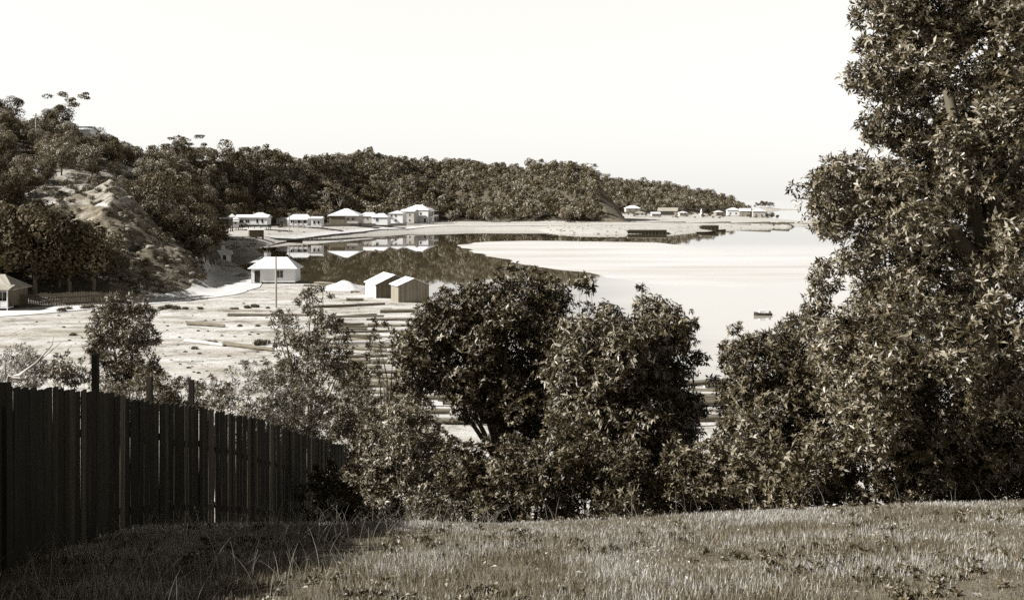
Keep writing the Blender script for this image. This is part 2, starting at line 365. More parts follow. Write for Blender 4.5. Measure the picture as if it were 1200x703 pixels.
# sandbar sheet
def sandbar():
    xs = [p[0] for p in BAR]; ys = [p[1] for p in BAR]
    u = np.linspace(min(xs), max(xs), 160); v = np.linspace(min(ys), max(ys), 160); UX, VY = np.meshgrid(u, v)
    d = sdist(UX, VY, BAR) + 4 * vnoise(UX, VY, 17, 11) + 3 * vnoise(UX, VY, 6, 13); z = np.clip(-d * .006, -.3, .1) + .02 * vnoise(UX, VY, 20, 12)
    ii = np.arange(160*160).reshape(160, 160); f = np.stack([ii[:-1,:-1], ii[:-1,1:], ii[1:,1:], ii[1:,:-1]], -1).reshape(-1, 4)
    keep = (d.ravel()[f] < 14).all(1)
    tag(link('sandbar', np_mesh('sandbar', np.stack([UX, VY, z], -1).reshape(-1, 3), f[keep], True), M['sandbar']), kind='structure')
sandbar()
def ribbon(name, pts, widths, mat, dz=.05, n=140, seg=5):
    P = np.array(pts, float); s = np.r_[0, np.cumsum(np.hypot(*np.diff(P, axis=0).T))]; q = np.linspace(0, s[-1], n)
    # smoothed path
    X = np.interp(q, s, P[:, 0]); Y = np.interp(q, s, P[:, 1]); w = np.interp(q, s, widths)
    k = np.ones(9) / 9
    Xp = np.convolve(np.pad(X, 4, mode='edge'), k, 'valid'); Yp = np.convolve(np.pad(Y, 4, mode='edge'), k, 'valid')
    tx = np.gradient(Xp); ty = np.gradient(Yp); L = np.hypot(tx, ty); nx, ny = -ty / L, tx / L
    V = []
    for j in range(seg + 1):
        o = (j / seg - .5); ww = w * (1 + .25 * vnoise(Xp, Yp, 5, j))
        V.append(np.stack([Xp + nx * o * ww, Yp + ny * o * ww], -1))
    V = np.stack(V, 1); z = ground_full(V[..., 0], V[..., 1])[0]
    zc = z[:, seg // 2:seg // 2 + 2].mean(1, keepdims=True); z = np.maximum(z, zc * .5 + z * .5) + dz
    ii = np.arange(n * (seg + 1)).reshape(n, seg + 1); f = np.stack([ii[:-1,:-1], ii[:-1,1:], ii[1:,1:], ii[1:,:-1]], -1).reshape(-1, 4)
    tag(link(name, np_mesh(name, np.concatenate([V, z[..., None]], -1).reshape(-1, 3), f, True), mat), kind='structure')
ribbon('dirt_road', [W(-160,378,1),W(0,368,1),W(120,358,1),W(200,351,1.1),W(252,343,1.1),W(276,334,1.2),W(271,324,1.4),W(262,318.5,1.5),W(252,315,1.5),W(244,313,1.5)],
       [8,8,8,8,9,9,9,8,6,5], M['road'], .07)
ribbon('shore_road', [W(308,273.5,3.1),W(345,271.5,3.1),W(400,268.5,3),W(440,266.5,2.7),W(520,264.6,2.1),W(600,264.2,2.1),W(730,264.2,2.1),W(800,262,2)],
       [5,5,5,5,6,6,6,6], M['road'], .12)

# ------------------------------------------------------------------ foliage
def unit(v): return v / np.maximum(np.linalg.norm(v, axis=-1, keepdims=True), 1e-9)
def leaf_geo(B, D, Nn, L, Wd, tone, droop=.18):
    """B base, D axis, Nn rough normal; folded pointed leaves: 5 verts / 2 quads each"""
    D = unit(D); S = unit(np.cross(D, Nn)); U = np.cross(S, D); L = L[:, None]; Wd = Wd[:, None]
    mid = B + D * L * .5; tip = B + D * L - U * L * droop
    l = mid + S * Wd * .5 + U * Wd * .16; r = mid - S * Wd * .5 + U * Wd * .16; m = mid - U * Wd * .03
    V = np.stack([B, r, tip, l, m], 1).reshape(-1, 3); n = len(B); o = np.arange(n)[:, None] * 5
    f = np.concatenate([o + np.array([[0, 1, 2, 4]]), o + np.array([[0, 4, 2, 3]])], 1).reshape(-1, 4)
    return V, f, np.repeat(tone, 5)
def whorl_crown(clumps, dens, L, wr, per=7, squash=.85, seed=0, up=.45, hang=0.0):
    """clumps: list of (x,y,z,r). dens: twigs per m^2 of clump surface. leaves spread round each twig end"""
    g = np.random.default_rng(seed); Bs, Ds, Ns, Ts, Ls = [], [], [], [], []
    for (x, y, z, r) in clumps:
        n = max(6, int(dens * 4 * math.pi * r * r)); d = unit(g.normal(size=(n, 3)))
        rr = r * (g.random(n) ** .28) * (1 + .13 * g.normal(size=n)); p = d * rr[:, None]; p[:, 2] *= squash; p += (x, y, z)
        tw = unit(d + np.array([0, 0, up]) + .45 * g.normal(size=(n, 3)))
        a = unit(np.cross(tw, g.normal(size=(n, 3)))); b = np.cross(tw, a); ct = .5 + .38 * g.normal(size=n)
        for k in range(per):
            th = 2 * math.pi * k / per + g.random(n) * .9; sp = .35 + .75 * g.random(n)
            dr = tw * (1.05 - sp)[:, None] + (a * np.cos(th)[:, None] + b * np.sin(th)[:, None]) * sp[:, None]
            dr = dr + np.array([0, 0, -hang])
            Bs.append(p - tw * (g.random(n) * L * .45)[:, None]); Ds.append(dr); Ns.append(tw + .3 * g.normal(size=(n, 3)))
            Ls.append(L * g.uniform(.6, 1.25, n)); Ts.append(np.clip(ct + .18 * g.normal(size=n), 0, 1))
    B = np.concatenate(Bs); Lv = np.concatenate(Ls)
    return leaf_geo(B, np.concatenate(Ds), np.concatenate(Ns), Lv, Lv * wr, np.concatenate(Ts))
def fill(poly_px, Y, depth, rpx, n, seed):
    """clump centres inside a crown outline: real positions around distance Y"""
    g = random.Random(seed); P = poly_px; xs = [p[0] for p in P]; ys = [p[1] for p in P]; out = []
    cx = sum(xs) / len(xs); cy = sum(ys) / len(ys); A = np.array(P, float)
    tries = 0
    while len(out) < n and tries < 6000:
        tries += 1; x = g.uniform(min(xs), max(xs)); y = g.uniform(min(ys), max(ys)); r = rpx * g.uniform(.5, 1.4)
        s = float(sdist(np.array([x]), np.array([y]), P)[0])
        if s > -r * .45: continue
        w = min(1.0, -s / (.45 * (max(xs) - min(xs)))); yy = Y + depth * (w ** .5) * g.choice((-1, 1)) * g.uniform(.25, 1)
        out.append((at(x, yy), yy, zat(y, yy), r * yy / F))
    L_ = len(P)
    for i in range(L_):            # outer sprigs that break the outline
        a, b = P[i], P[(i + 1) % L_]; ln = math.hypot(b[0]-a[0], b[1]-a[1])
        for k in range(int(ln / (rpx * .8))):
            t = g.random(); ex, ey = a[0] + (b[0]-a[0]) * t, a[1] + (b[1]-a[1]) * t
            if ey > cy + (max(ys) - cy) * .6: continue
            o = g.uniform(-.35, .35) * rpx; dx, dy = ex - cx, ey - cy; q = math.hypot(dx, dy) + 1e-6; yy = Y + depth * g.uniform(-.5, .5)
            out.append((at(ex + dx / q * o, yy), yy, zat(ey + dy / q * o, yy), rpx * g.uniform(.22, .5) * yy / F))
    return out
def limbs(base, clumps, trunk_r, parent, mat, seed=0, nl=9, top=.35, seg=7):
    g = random.Random(seed); mb = MB(); bx, by, bz = base
    tops = sorted(clumps, key=lambda c: c[2]); ch = [tops[int(i * (len(tops) - 1) / max(nl - 1, 1))] for i in range(nl)]
    hi = max(c[2] for c in clumps); mx = sum(c[0] for c in clumps) / len(clumps); my = sum(c[1] for c in clumps) / len(clumps)
    fork = Vector((bx * .6 + mx * .4, by * .6 + my * .4, bz + (hi - bz) * top))
    mb.tube([(bx, by, bz - .3), (bx + g.uniform(-.05,.05), by, bz + (fork.z - bz) * .5), fork], [trunk_r * 1.25, trunk_r, trunk_r * .85], seg)
    for c in ch:
        e = Vector(c[:3]); s = fork if e.z > fork.z else Vector((bx, by, bz)).lerp(fork, .5)
        m = s.lerp(e, .5) + Vector((g.uniform(-.2,.2), g.uniform(-.2,.2), (e - s).length * .12))
        mb.tube([s, s.lerp(m, .6) + Vector((0, 0, .03)), m, e], [trunk_r * .6, trunk_r * .42, trunk_r * .3, trunk_r * .1], 5)
    return mb.build('trunk', mat, parent, True)
def plant(name, label, cat, clumps, base_px, L, wr=.34, dens=26, leaf='leaf_mid', trunk_r=.06, group=None, seed=1, per=7, nl=9, up=.45, hang=0.0, squash=.85, basexy=None, bark='bark'):
    if basexy: bx, by = basexy
    else:
        by = sum(c[1] for c in clumps) / len(clumps); bx = at(base_px, by)
    bz = gz(bx, by); root = empty(name, (bx, by, bz), 0, label, cat, group)
    loc = [(x - bx, y - by, z - bz, r) for x, y, z, r in clumps if z + r > gz(x, y)]
    V, f, t = whorl_crown(loc, dens, L, wr, per, squash, seed, up, hang)
    link('crown', np_mesh('crown', V, f, False, dict(tone=t)), M[leaf], root)
    limbs((0, 0, 0), loc, trunk_r, root, M[bark], seed, nl)
    return root

# --- the big tree on the right
big = [(1015,-60),(1030,0),(1004,30),(1022,60),(990,92),(1012,118),(1032,135),(1004,158),(1040,175),(1000,192),(938,212),(950,240),(966,262),(990,285),(958,318),
       (944,345),(950,380),(968,420),(960,470),(975,520),(1010,560),(1320,575),(1380,300),(1340,0),(1300,-180),(1100,-200)]
cl = fill(big, 15.2, 2.6, 35, 370, 3)
for px, py, r in [(1012,18,20),(1008,88,22),(1030,95,20),(1018,152,14),(962,214,20),(985,200,20),(962,240,16),(975,268,18),(966,330,20),(960,352,18),(990,310,18),(1010,232,24),(1040,45,26)]:
    cl.append((at(px, 14.6), 14.6, zat(py, 14.6), r * 14.6 / F))
plant('broadleaf_tree', 'tall glossy-leaved tree filling the right edge of the view above the grass', 'tree', cl, 1150, .086, .36, 84, 'leaf_big', .2, seed=11, per=6, nl=22)
# --- centre trees
t1 = [(600,314),(632,326),(665,345),(690,372),(698,420),(690,470),(660,520),(600,525),(560,500),(515,478),(478,458),(462,425),(470,395),(492,372),(520,350),(555,332)]
cl = fill(t1, 20.5, 1.5, 24, 125, 5)
plant('round_tree', 'round-crowned bushy tree in the middle with the dark fork of trunks under it', 'tree', cl, 590, .09, .38, 74, 'leaf_mid', .10, seed=12, nl=16)
t2 = [(742,340),(780,350),(812,372),(812,400),(806,415),(834,428),(826,448),(812,460),(826,500),(815,560),(760,585),(690,585),(655,540),(648,480),(655,410),(672,380),(700,358)]
cl = fill(t2, 18.6, 1.4, 25, 130, 6)
plant('drooping_tree', 'bushy tree with pale drooping leaves right of the round-crowned tree', 'tree', cl, 735, .105, .30, 68, 'leaf_mid', .09, seed=13, nl=14, up=.1, hang=.45)
yy = 19.2
cl = [(at(686, yy), yy, zat(330, yy), .14), (at(692, yy), yy, zat(338, yy), .10), (at(680, yy), yy, zat(334, yy), .09)]
cl += [(at(688, yy), yy, zat(392, yy), .16)]
plant('sapling', 'thin shoot with one leafy tuft rising between the two middle trees', 'sapling', cl, 688, .14, .34, 40, 'leaf_mid', .025, seed=14, nl=4)
t3 = [(868,388),(905,388),(930,366),(952,358),(975,400),(985,470),(975,540),(930,575),(862,575),(838,520),(846,470),(860,440),(842,418),(846,398)]
cl = fill(t3, 17.2, 1.1, 22, 95, 7)
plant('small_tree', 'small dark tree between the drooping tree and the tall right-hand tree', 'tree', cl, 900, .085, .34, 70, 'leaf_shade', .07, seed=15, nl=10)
# --- undergrowth along the brow
under = [(436,592,46,60,19.5,'dark leafy shrub beside the far end of the plank fence'),(470,560,56,98,18.6,'dark shrub with broken light below the round-crowned tree, left side'),
 (545,578,50,58,17.0,'low shrub with bright leaves at the foot of the round-crowned tree'),(612,580,52,60,16.2,'rounded shrub under the middle of the round-crowned tree'),
 (672,560,44,88,16.4,'leafy shrub between the feet of the two middle trees'),(742,576,50,52,15.6,'shrub at the foot of the drooping tree on the brow'),
 (812,572,50,56,15.6,'shrub at the right foot of the drooping tree beside the gap with logs'),(872,560,44,78,15.6,'shrub with pale sprays below the small dark tree'),
 (940,560,55,66,15.0,'dense shrub between the small dark tree and the tall tree'),(1015,558,55,66,14.8,'shaded shrub at the left foot of the tall right-hand tree'),
 (1090,550,60,70,14.6,'dark shrub under the middle of the tall right-hand tree'),(1165,545,60,75,14.5,'darkest shrub at the far right edge of the view')]
for i, (px, py, hw, hh, Y, lb) in enumerate(under):
    out = [(px-hw,py+52),(px-hw*.9,py-hh*.4),(px-hw*.4,py-hh),(px+hw*.3,py-hh*.95),(px+hw*.9,py-hh*.35),(px+hw,py+54)]
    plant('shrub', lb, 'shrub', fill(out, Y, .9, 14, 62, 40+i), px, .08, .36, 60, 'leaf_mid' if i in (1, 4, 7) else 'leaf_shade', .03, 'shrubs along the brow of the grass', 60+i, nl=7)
# --- slope shrubs and saplings behind the fence
def blob(px, py, hw, hh): return [(px-hw,py+hh),(px-hw*.95,py-hh*.2),(px-hw*.5,py-hh*.9),(px+hw*.1,py-hh),(px+hw*.75,py-hh*.6),(px+hw,py),(px+hw*.95,py+hh)]
cl = fill([(372,332),(388,352),(400,378),(412,392),(405,430),(392,470),(360,505),(322,500),(318,460),(330,425),(322,395),(322,365),(345,370),(352,345)], 28, 1.1, 11, 84, 8)
plant('sapling', 'open wiry sapling in front of the cottage pole with see-through branches', 'sapling', cl, 362, .10, .32, 30, 'leaf_mid', .06, seed=21, nl=22, bark='bark')
cl = fill([(442,372),(462,388),(470,430),(474,500),(480,560),(440,570),(420,520),(425,460),(432,400)], 25, .9, 9, 26, 9)
plant('sapling', 'slender dark sapling over the log yard left of the round-crowned tree', 'sapling', cl, 452, .09, .3, 26, 'leaf_mid', .05, seed=22, nl=16)
cl = fill([(112,352),(130,346),(165,350),(186,372),(182,410),(190,450),(130,470),(108,430),(106,385)], 33, 1.3, 12, 95, 10)
plant('tall_shrub', 'upright pale-tipped shrub standing above the fence on the left', 'shrub', cl, 146, .12, .32, 24, 'leaf_mid', .07, seed=23, nl=14)
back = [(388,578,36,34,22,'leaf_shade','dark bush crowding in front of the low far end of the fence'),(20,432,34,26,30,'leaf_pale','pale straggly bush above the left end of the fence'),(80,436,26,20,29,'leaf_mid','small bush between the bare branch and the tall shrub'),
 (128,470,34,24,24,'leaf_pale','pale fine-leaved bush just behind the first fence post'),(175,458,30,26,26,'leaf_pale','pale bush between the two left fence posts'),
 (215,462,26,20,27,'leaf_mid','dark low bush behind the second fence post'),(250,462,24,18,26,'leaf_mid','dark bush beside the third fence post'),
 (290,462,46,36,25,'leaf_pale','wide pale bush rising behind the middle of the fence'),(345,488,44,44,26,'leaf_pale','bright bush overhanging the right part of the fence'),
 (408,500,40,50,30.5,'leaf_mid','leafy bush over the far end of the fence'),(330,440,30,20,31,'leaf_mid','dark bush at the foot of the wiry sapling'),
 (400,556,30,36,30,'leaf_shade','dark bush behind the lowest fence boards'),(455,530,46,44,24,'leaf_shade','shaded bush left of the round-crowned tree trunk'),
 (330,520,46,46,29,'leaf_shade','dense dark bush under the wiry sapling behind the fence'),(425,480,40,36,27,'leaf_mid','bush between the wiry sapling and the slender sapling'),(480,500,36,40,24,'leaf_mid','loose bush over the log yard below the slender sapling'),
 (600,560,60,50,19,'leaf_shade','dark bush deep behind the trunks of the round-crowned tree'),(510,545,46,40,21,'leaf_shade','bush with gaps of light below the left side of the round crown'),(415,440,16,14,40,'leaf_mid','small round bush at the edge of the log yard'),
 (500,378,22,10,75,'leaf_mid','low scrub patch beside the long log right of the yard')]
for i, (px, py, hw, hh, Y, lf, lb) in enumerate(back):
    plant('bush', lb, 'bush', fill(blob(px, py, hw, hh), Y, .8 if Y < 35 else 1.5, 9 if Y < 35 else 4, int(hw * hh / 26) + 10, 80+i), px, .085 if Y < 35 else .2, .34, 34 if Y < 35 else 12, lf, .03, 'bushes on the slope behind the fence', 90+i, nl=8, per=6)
# bare branch
def bare():
    Y = 24; x0, z0 = at(2, Y), zat(440, Y); g = gz(x0, Y); r = empty('bare_shrub', (x0, Y, g), 0, 'bare pale leafless branch curving up over the left end of the fence', 'shrub')
    P = lambda px, py: (at(px, Y) - x0, random.uniform(-.1, .1), zat(py, Y) - g)
    mb = MB(); mb.tube([(0, 0, -.2), (.02, 0, (z0-g)*.6), P(8,442), P(25,438), P(45,424), P(62,404), P(66,388)], [.05,.045,.035,.03,.022,.012,.006], 6)
    mb.build('stem', M['bark_pale'], r, True); mb = MB()
    for a in ([P(8,442),P(4,425),P(12,408),P(18,400)], [P(30,436),P(27,420),P(30,408)], [P(45,424),P(58,414),P(72,400)], [P(15,441),P(34,446),P(50,444)], [P(4,425),P(-8,410),P(-2,398)]):
        mb.tube(a, [.02 - .016 * i / (len(a) - 1) for i in range(len(a))], 5)
    mb.build('twigs', M['bark_pale'], r, True)
bare()
# shade tree outside the frame to the left: throws the dark patch in the lower left corner
cl = [(-9.2 + random.gauss(0, 1.2), 9.2 + random.gauss(0, 1.7), 17.3 + random.gauss(0, 1.0), .7) for _ in range(90)]
cl = [c for c in cl if c[0] < -.47 * max(c[1], 0) - 1.6 and c[0] + (c[2] - 13) * 1.28 + .7 < -2.85]
plant('shade_tree', 'leafy tree standing just left of the view and shading the near grass', 'tree', cl, 0, .22, .4, 16, 'leaf_mid', .2, seed=31, nl=10, basexy=(-9.8, 9.0))

# --- grass
def grass():
    g = np.random.default_rng(5); n = 420000
    y = 6.2 + (15.6 - 6.2) * g.random(n) ** .9; x = (g.random(n) * 2 - 1) * (.52 * y + .6)
    patch = vnoise(x, y, .9, 21) + .6 * vnoise(x, y, .28, 22); keep = g.random(n) < .72 + patch * 1.1; x, y, patch = x[keep], y[keep], patch[keep]
    z = ground_full(x, y)[0]; n = len(x)
    tall = np.clip(vnoise(x, y, 1.6, 23) * 1.6 + .35 + (x < .5) * .22 - (x > 3) * .2, .05, 1)
    h = (.024 + .042 * tall) * g.uniform(.3, 1.5, n); th = g.random(n) * 6.283; lean = np.abs(g.normal(size=n)) * 1.25 + .15
    D = np.stack([np.cos(th) * lean, np.sin(th) * lean, np.ones(n)], -1)
    V, f, t = leaf_geo(np.stack([x, y, z - .01], -1), D, np.stack([np.cos(th), np.sin(th), -lean * 0 + .01], -1), h * 1.2, g.uniform(.003, .0085, n), np.clip(.46 + .7 * patch + .27 * g.normal(size=n) + .22 * np.clip((y - 11.5) / 2, 0, 1), 0, 1), .3)  # tone lifted toward the brow: sunlit crest put into the blade colour
    tag(link('grass', np_mesh('grass', V, f, False, dict(tone=t)), M['grass']), 'short dry grass covering the near slope', 'grass', kind='stuff')
    # long seeding stalks
    n = 900; y = g.uniform(8, 15.2, n); x = np.where(g.random(n) < .6, g.uniform(-4.6, -.2, n), (g.random(n) * 2 - 1) * .5 * y)
    z = ground_full(x, y)[0]; mb = MB(); V = []; Fc = []; T = []
    for i in range(n):
        a = random.uniform(0, 6.28); L = random.uniform(.18, .48); b = random.uniform(.2, 1.0); w = .0028; base = len(V)
        for k in range(6):
            s = k / 5; px_ = x[i] + math.cos(a) * L * b * s * s; py_ = y[i] + math.sin(a) * L * b * s * s; pz = z[i] + L * (s - .35 * b * s * s)
            ww = w * (1 - .8 * s); V += [(px_ - ww, py_, pz), (px_ + ww, py_, pz)]; T += [.9, .9]
            if k: Fc.append((base+2*k-2, base+2*k-1, base+2*k+1, base+2*k))
    tag(link('grass_stalks', np_mesh('grass_stalks', V, Fc, False, dict(tone=np.array(T))), M['leaf_pale']), 'long pale seeding grass stalks', 'grass', kind='stuff')
    n = 900; y = g.uniform(7.5, 14.6, n); x = (g.random(n) * 2 - 1) * .5 * y; kp = vnoise(x, y, .8, 41) > .02; x, y = x[kp], y[kp]; z = ground_full(x, y)[0]
    cw = [(x[i], y[i], z[i] + .02, .035 + .03 * random.random()) for i in range(len(x))]; V, f, t = whorl_crown(cw, 260, .045, .45, 5, .5, 9, .9)
    tag(link('weeds', np_mesh('weeds', V, f, False, dict(tone=t)), M['leaf_mid']), 'small broad-leaved weeds scattered through the near grass', 'weeds', kind='stuff')
    n = 330; y = g.uniform(7.5, 15, n); x = (g.random(n) * 2 - 1) * .5 * y; z = ground_full(x, y)[0] + g.uniform(.03, .07, n)
    th = g.random(n) * 6.28; V, f, t = leaf_geo(np.stack([x, y, z], -1), np.stack([np.cos(th), np.sin(th), .2 * g.normal(size=n)], -1), np.stack([.3 * g.normal(size=n), .3 * g.normal(size=n), np.ones(n)], -1), g.uniform(.03, .075, n), g.uniform(.015, .035, n), g.random(n))
    tag(link('fallen_leaves', np_mesh('fallen_leaves', V, f, False, dict(tone=t)), leaf_mat('dead leaf', .3, .6, .1, .3)), 'pale fallen leaves scattered on the grass', 'leaves', kind='stuff')
grass()

# ------------------------------------------------------------------ hillside trees
def hill_crown(seed, h, w, nf, size, flat=.8, nb=12, sparse=False):
    g = np.random.default_rng(seed); Vs, Ts = [], []
    for b in range(nb):
        if sparse: c = np.array([g.normal() * w * .3, g.normal() * w * .3, h * g.uniform(.6, 1)]); r = w * g.uniform(.12, .2); fl = .5
        else:
            d = unit(g.normal(size=3)); c = np.array([d[0] * w * .28, d[1] * w * .32, h * (.56 + .28 * d[2])]); r = w * g.uniform(.15, .27); fl = flat
        k = nf // nb; d = unit(g.normal(size=(k, 3)) + np.array([0, 0, .25])); p = c + d * np.array([r, r, r * fl]) * (.75 + .3 * g.random(k))[:, None]
        nrm = unit(d + .34 * g.normal(size=(k, 3))); a = unit(np.cross(nrm, g.normal(size=(k, 3)))); bb = np.cross(nrm, a)
        s = size * g.uniform(.5, 1.3, k)[:, None]
        Vs.append(np.stack([p + a * s * .5, p + bb * s * .42, p - a * s * .5, p - bb * s * .42], 1)); Ts.append(np.repeat(np.clip(.5 + .25 * g.normal() + .15 * g.normal(size=k), 0, 1), 4))
    V = np.concatenate(Vs).reshape(-1, 3); return V, np.arange(len(V)).reshape(-1, 4), np.concatenate(Ts)
def hill_trunk(h, w, r, n=5, lean=0.0, forks=True):
    mb = MB(); mb.tube([(0,0,-.8),(lean*.3,0,h*.25),(lean*.7,.1,h*.5)], [r*1.2,r,r*.7], 6)
    if forks:
        for k in range(n):
            a = 6.28 * k / n + random.random(); mb.tube([(lean*.3,0,h*.25),(lean*.5+math.cos(a)*w*.12,math.sin(a)*w*.12,h*.48),(math.cos(a)*w*.27,math.sin(a)*w*.27,h*.72)], [r*.7,r*.45,r*.15], 5)
    me = bpy.data.meshes.new('trunk'); me.from_pydata(mb.v, [], mb.f); me.update(); return me
HI, DK, GUM = [], [], []
for k in range(6):
    V, f, t = hill_crown(200+k, 8, 7.5, 2600, .34, .85, 15); cm = np_mesh('crown', V, f, False, dict(tone=t)); cm.materials.append(M['leaf_far'])
    tm = hill_trunk(8, 7, .18); tm.materials.append(M['bark']); HI.append((cm, tm))
for k in range(3):
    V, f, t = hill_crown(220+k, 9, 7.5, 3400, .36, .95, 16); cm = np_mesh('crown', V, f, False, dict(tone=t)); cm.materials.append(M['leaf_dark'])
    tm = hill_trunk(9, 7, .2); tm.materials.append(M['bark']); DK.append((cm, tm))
for k in range(3):
    V, f, t = hill_crown(240+k, 11, 8, 1300, .4, .5, 13, True); cm = np_mesh('crown', V, f, False, dict(tone=t)); cm.materials.append(M['leaf_far'])
    tm = hill_trunk(11, 7, .16, 6); tm.materials.append(M['bark_pale']); GUM.append((cm, tm))
LOW = [hill_crown(260+k, 8, 7.5, 420, .72, .85, 11) for k in range(5)]
def put_tree(kind, x, y, s, label, group, name='hillside_tree', cat='tree', zs=1.0):
    cm, tm = random.choice(kind); root = empty(name, (x, y, gz(x, y) - .2), random.uniform(0, 6.28), label, cat, group); root.scale = (s, s, s * zs)
    link('crown', cm, None, root); link('trunk', tm, None, root)
    return root
def project(x, y, z): return 600 + F * x / y, HZ + F * (EYE - z) / y
# candidates over the hills
cand = []
g = np.random.default_rng(77)
def spread(n, pxr, Yr, sp_):
    px = g.uniform(*pxr, n); Y = np.sqrt(g.uniform(Yr[0]**2, Yr[1]**2, n)); X = at(px, Y)
    z, d, db, isf, Ls, ts, _ = ground_full(X, Y); return px, Y, X, z, d, isf, Ls, ts
used = {}
def free(x, y, r):
    k = (int(x // 6), int(y // 6))
    for i in (-1, 0, 1):
        for j in (-1, 0, 1):
            for (a, b, q) in used.get((k[0]+i, k[1]+j), ()):
                if (a-x)**2 + (b-y)**2 < (r+q)**2: return False
    used.setdefault(k, []).append((x, y, r)); return True
for (n, pxr, Yr, r0) in ((9000, (-260, 300), (150, 380), 2.0), (20000, (60, 745), (430, 830), 2.05), (5000, (640, 880), (915, 1120), 2.6)):
    px, Y, X, z, d, isf, Ls, ts = spread(n, pxr, Yr, 0)
    top = np.maximum.reduce(Ls); py = HZ + F * (EYE - z) / Y
    for i in range(n):
        if top[i] < 1.9 or d[i] < 4 or isf[i]: continue
        p, q, yy = px[i], py[i], Y[i]; s = 1.0
        isA = yy < 212 and p < 262
        if isA:
            if 112 < p < 262: continue                     # the bare rocky bluff
            s = min(1.35, (zat(250 + random.uniform(-4, 8), yy) - z[i]) / 8.6)
            if s < .22: continue
        elif yy < 380:
            s = .76 if p < 180 else .9
            if p < 175 and float(vnoise(np.array([X[i]]), np.array([yy]), 15, 51)[0]) > .13: continue
            if 82 < p < 112 and yy < 286: s = min(1, (zat(153, yy) - z[i]) / 9.0)
            if s < .2: continue
            if 30 < p < 165 and 196 < q < 243 and yy < 330: continue   # cleared paddock
            if 16 < p < 52 and 144 < q < 162: continue
            if 84 < p < 110 and 284 < yy < 297: continue
            if yy < 216 and p > 100: continue
        if yy > 430 and yy < 900 and p > 694 and z[i] < 60 and p > 700 - 0: s = .2
        if d[i] < 30 and yy > 430 and p < 600 and z[i] < 4.5: continue
        if yy > 430 and yy < 900 and ts[2][i] > 1.25: continue
        if not free(X[i], yy, r0 * (.6 if s < .5 else 1) * random.uniform(.7, 1.15)): continue
        cand.append((X[i], yy, z[i], p, q, s * random.uniform(.72, 1.18) * (1.02 if yy > 400 else 1.0)))
print('hill trees', len(cand))
inview = [c for c in cand if -14 < c[3] < 1210]
inview.sort(key=lambda c: -(c[5] / c[1]))
IND = set(id(c) for c in inview[:235])
def region(c):
    X, Y, z, p, q, s = c
    if Y < 212: return ('dark bushy tree in the shaded thicket behind the small plank fence', 'dark trees at the foot of the bluff', DK)  # darker leaves here: the thicket's shadow is partly put into their colour
    if q < 165 and p < 130: return ('bushy tree in the wood on top of the left hill', 'trees on top of the left hill', HI)
    if p < 40: return ('leafy tree on the left hill beside the cleared paddock', 'trees left of the paddock', HI)
    if p < 170 and q < 205: return ('rounded pale-topped tree on the slope above the cleared paddock', 'trees above the paddock', HI)
    if p < 170: return ('bushy tree below the cleared paddock', 'trees below the paddock', HI)
    if q < 205: return ('leafy tree on the skyline ridge behind the bluff', 'trees on the ridge behind the bluff', HI)
    if Y < 400: return ('dark tree on the steep wooded slope behind the rocky bluff', 'trees behind the bluff', HI)
    return ('leafy tree in the forest above the lagoon houses', 'trees above the lagoon houses', HI)
rest = []
for c in cand:
    if id(c) in IND:
        lb, gp, kind = region(c); put_tree(kind, c[0], c[1], c[5], lb, gp, zs=random.uniform(.85, 1.15))
    else: rest.append(c)
gw = random.Random(71)
for i in range(34):
    px = gw.uniform(226, 247); Y = gw.uniform(237, 300); x = at(px, Y)
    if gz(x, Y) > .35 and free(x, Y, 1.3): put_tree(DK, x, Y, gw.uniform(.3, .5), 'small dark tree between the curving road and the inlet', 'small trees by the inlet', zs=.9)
for i in range(26):
    px = gw.uniform(-12, 34); Y = gw.uniform(192, 226); x = at(px, Y)
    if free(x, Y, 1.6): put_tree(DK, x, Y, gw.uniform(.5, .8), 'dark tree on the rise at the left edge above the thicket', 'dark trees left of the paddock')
for i in range(70):
    px = gw.uniform(196, 258); Y = gw.uniform(206, 345)
    if px > 240 + (Y - 225) * .15 or (Y < 232 and px > 240): continue
    x = at(px, Y); s_ = gw.uniform(.45, .95)
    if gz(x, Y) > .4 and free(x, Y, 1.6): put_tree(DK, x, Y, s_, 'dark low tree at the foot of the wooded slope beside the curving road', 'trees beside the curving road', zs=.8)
def merged(name, items, mat, label, far):
    Vs, Fs, Ts, o = [], [], [], 0
    for (X, Y, z, p, q, s) in items:
        V, f, t = LOW[random.randrange(len(LOW))]; a = random.uniform(0, 6.28); ca, sa = math.cos(a), math.sin(a); sz = s * random.uniform(.8, 1.25)
        if s < .5: sz = s * .7
        W_ = np.empty_like(V); W_[:, 0] = (V[:, 0] * ca - V[:, 1] * sa) * s + X; W_[:, 1] = (V[:, 0] * sa + V[:, 1] * ca) * s + Y; W_[:, 2] = V[:, 2] * sz + z - .6
        Vs.append(W_); Fs.append(f + o); Ts.append(np.clip(t + random.gauss(0, .2), 0, 1)); o += len(V)
    if Vs: tag(link(name, np_mesh(name, np.concatenate(Vs), np.concatenate(Fs), False, dict(tone=np.concatenate(Ts))), mat), label, 'forest', kind='stuff')
gq = random.Random(33); picks = [c for c in rest if 450 < c[1] < 800 and 300 < c[3] < 690 and c[5] > .6]; gq.shuffle(picks)
for c in picks[:16]: put_tree(GUM, c[0], c[1], .75 + gq.random() * .25, 'pale-trunked gum among the darker forest above the lagoon', 'pale gums in the ridge forest', 'gum_tree')
merged('near_forest', [c for c in rest if c[1] < 400], M['leaf_far'], 'dense wood covering the left hills behind the nearer trees', 0)
merged('ridge_forest', [c for c in rest if 400 <= c[1] < 900], M['leaf_far'], 'dense forest over the long ridge behind the lagoon', 0)
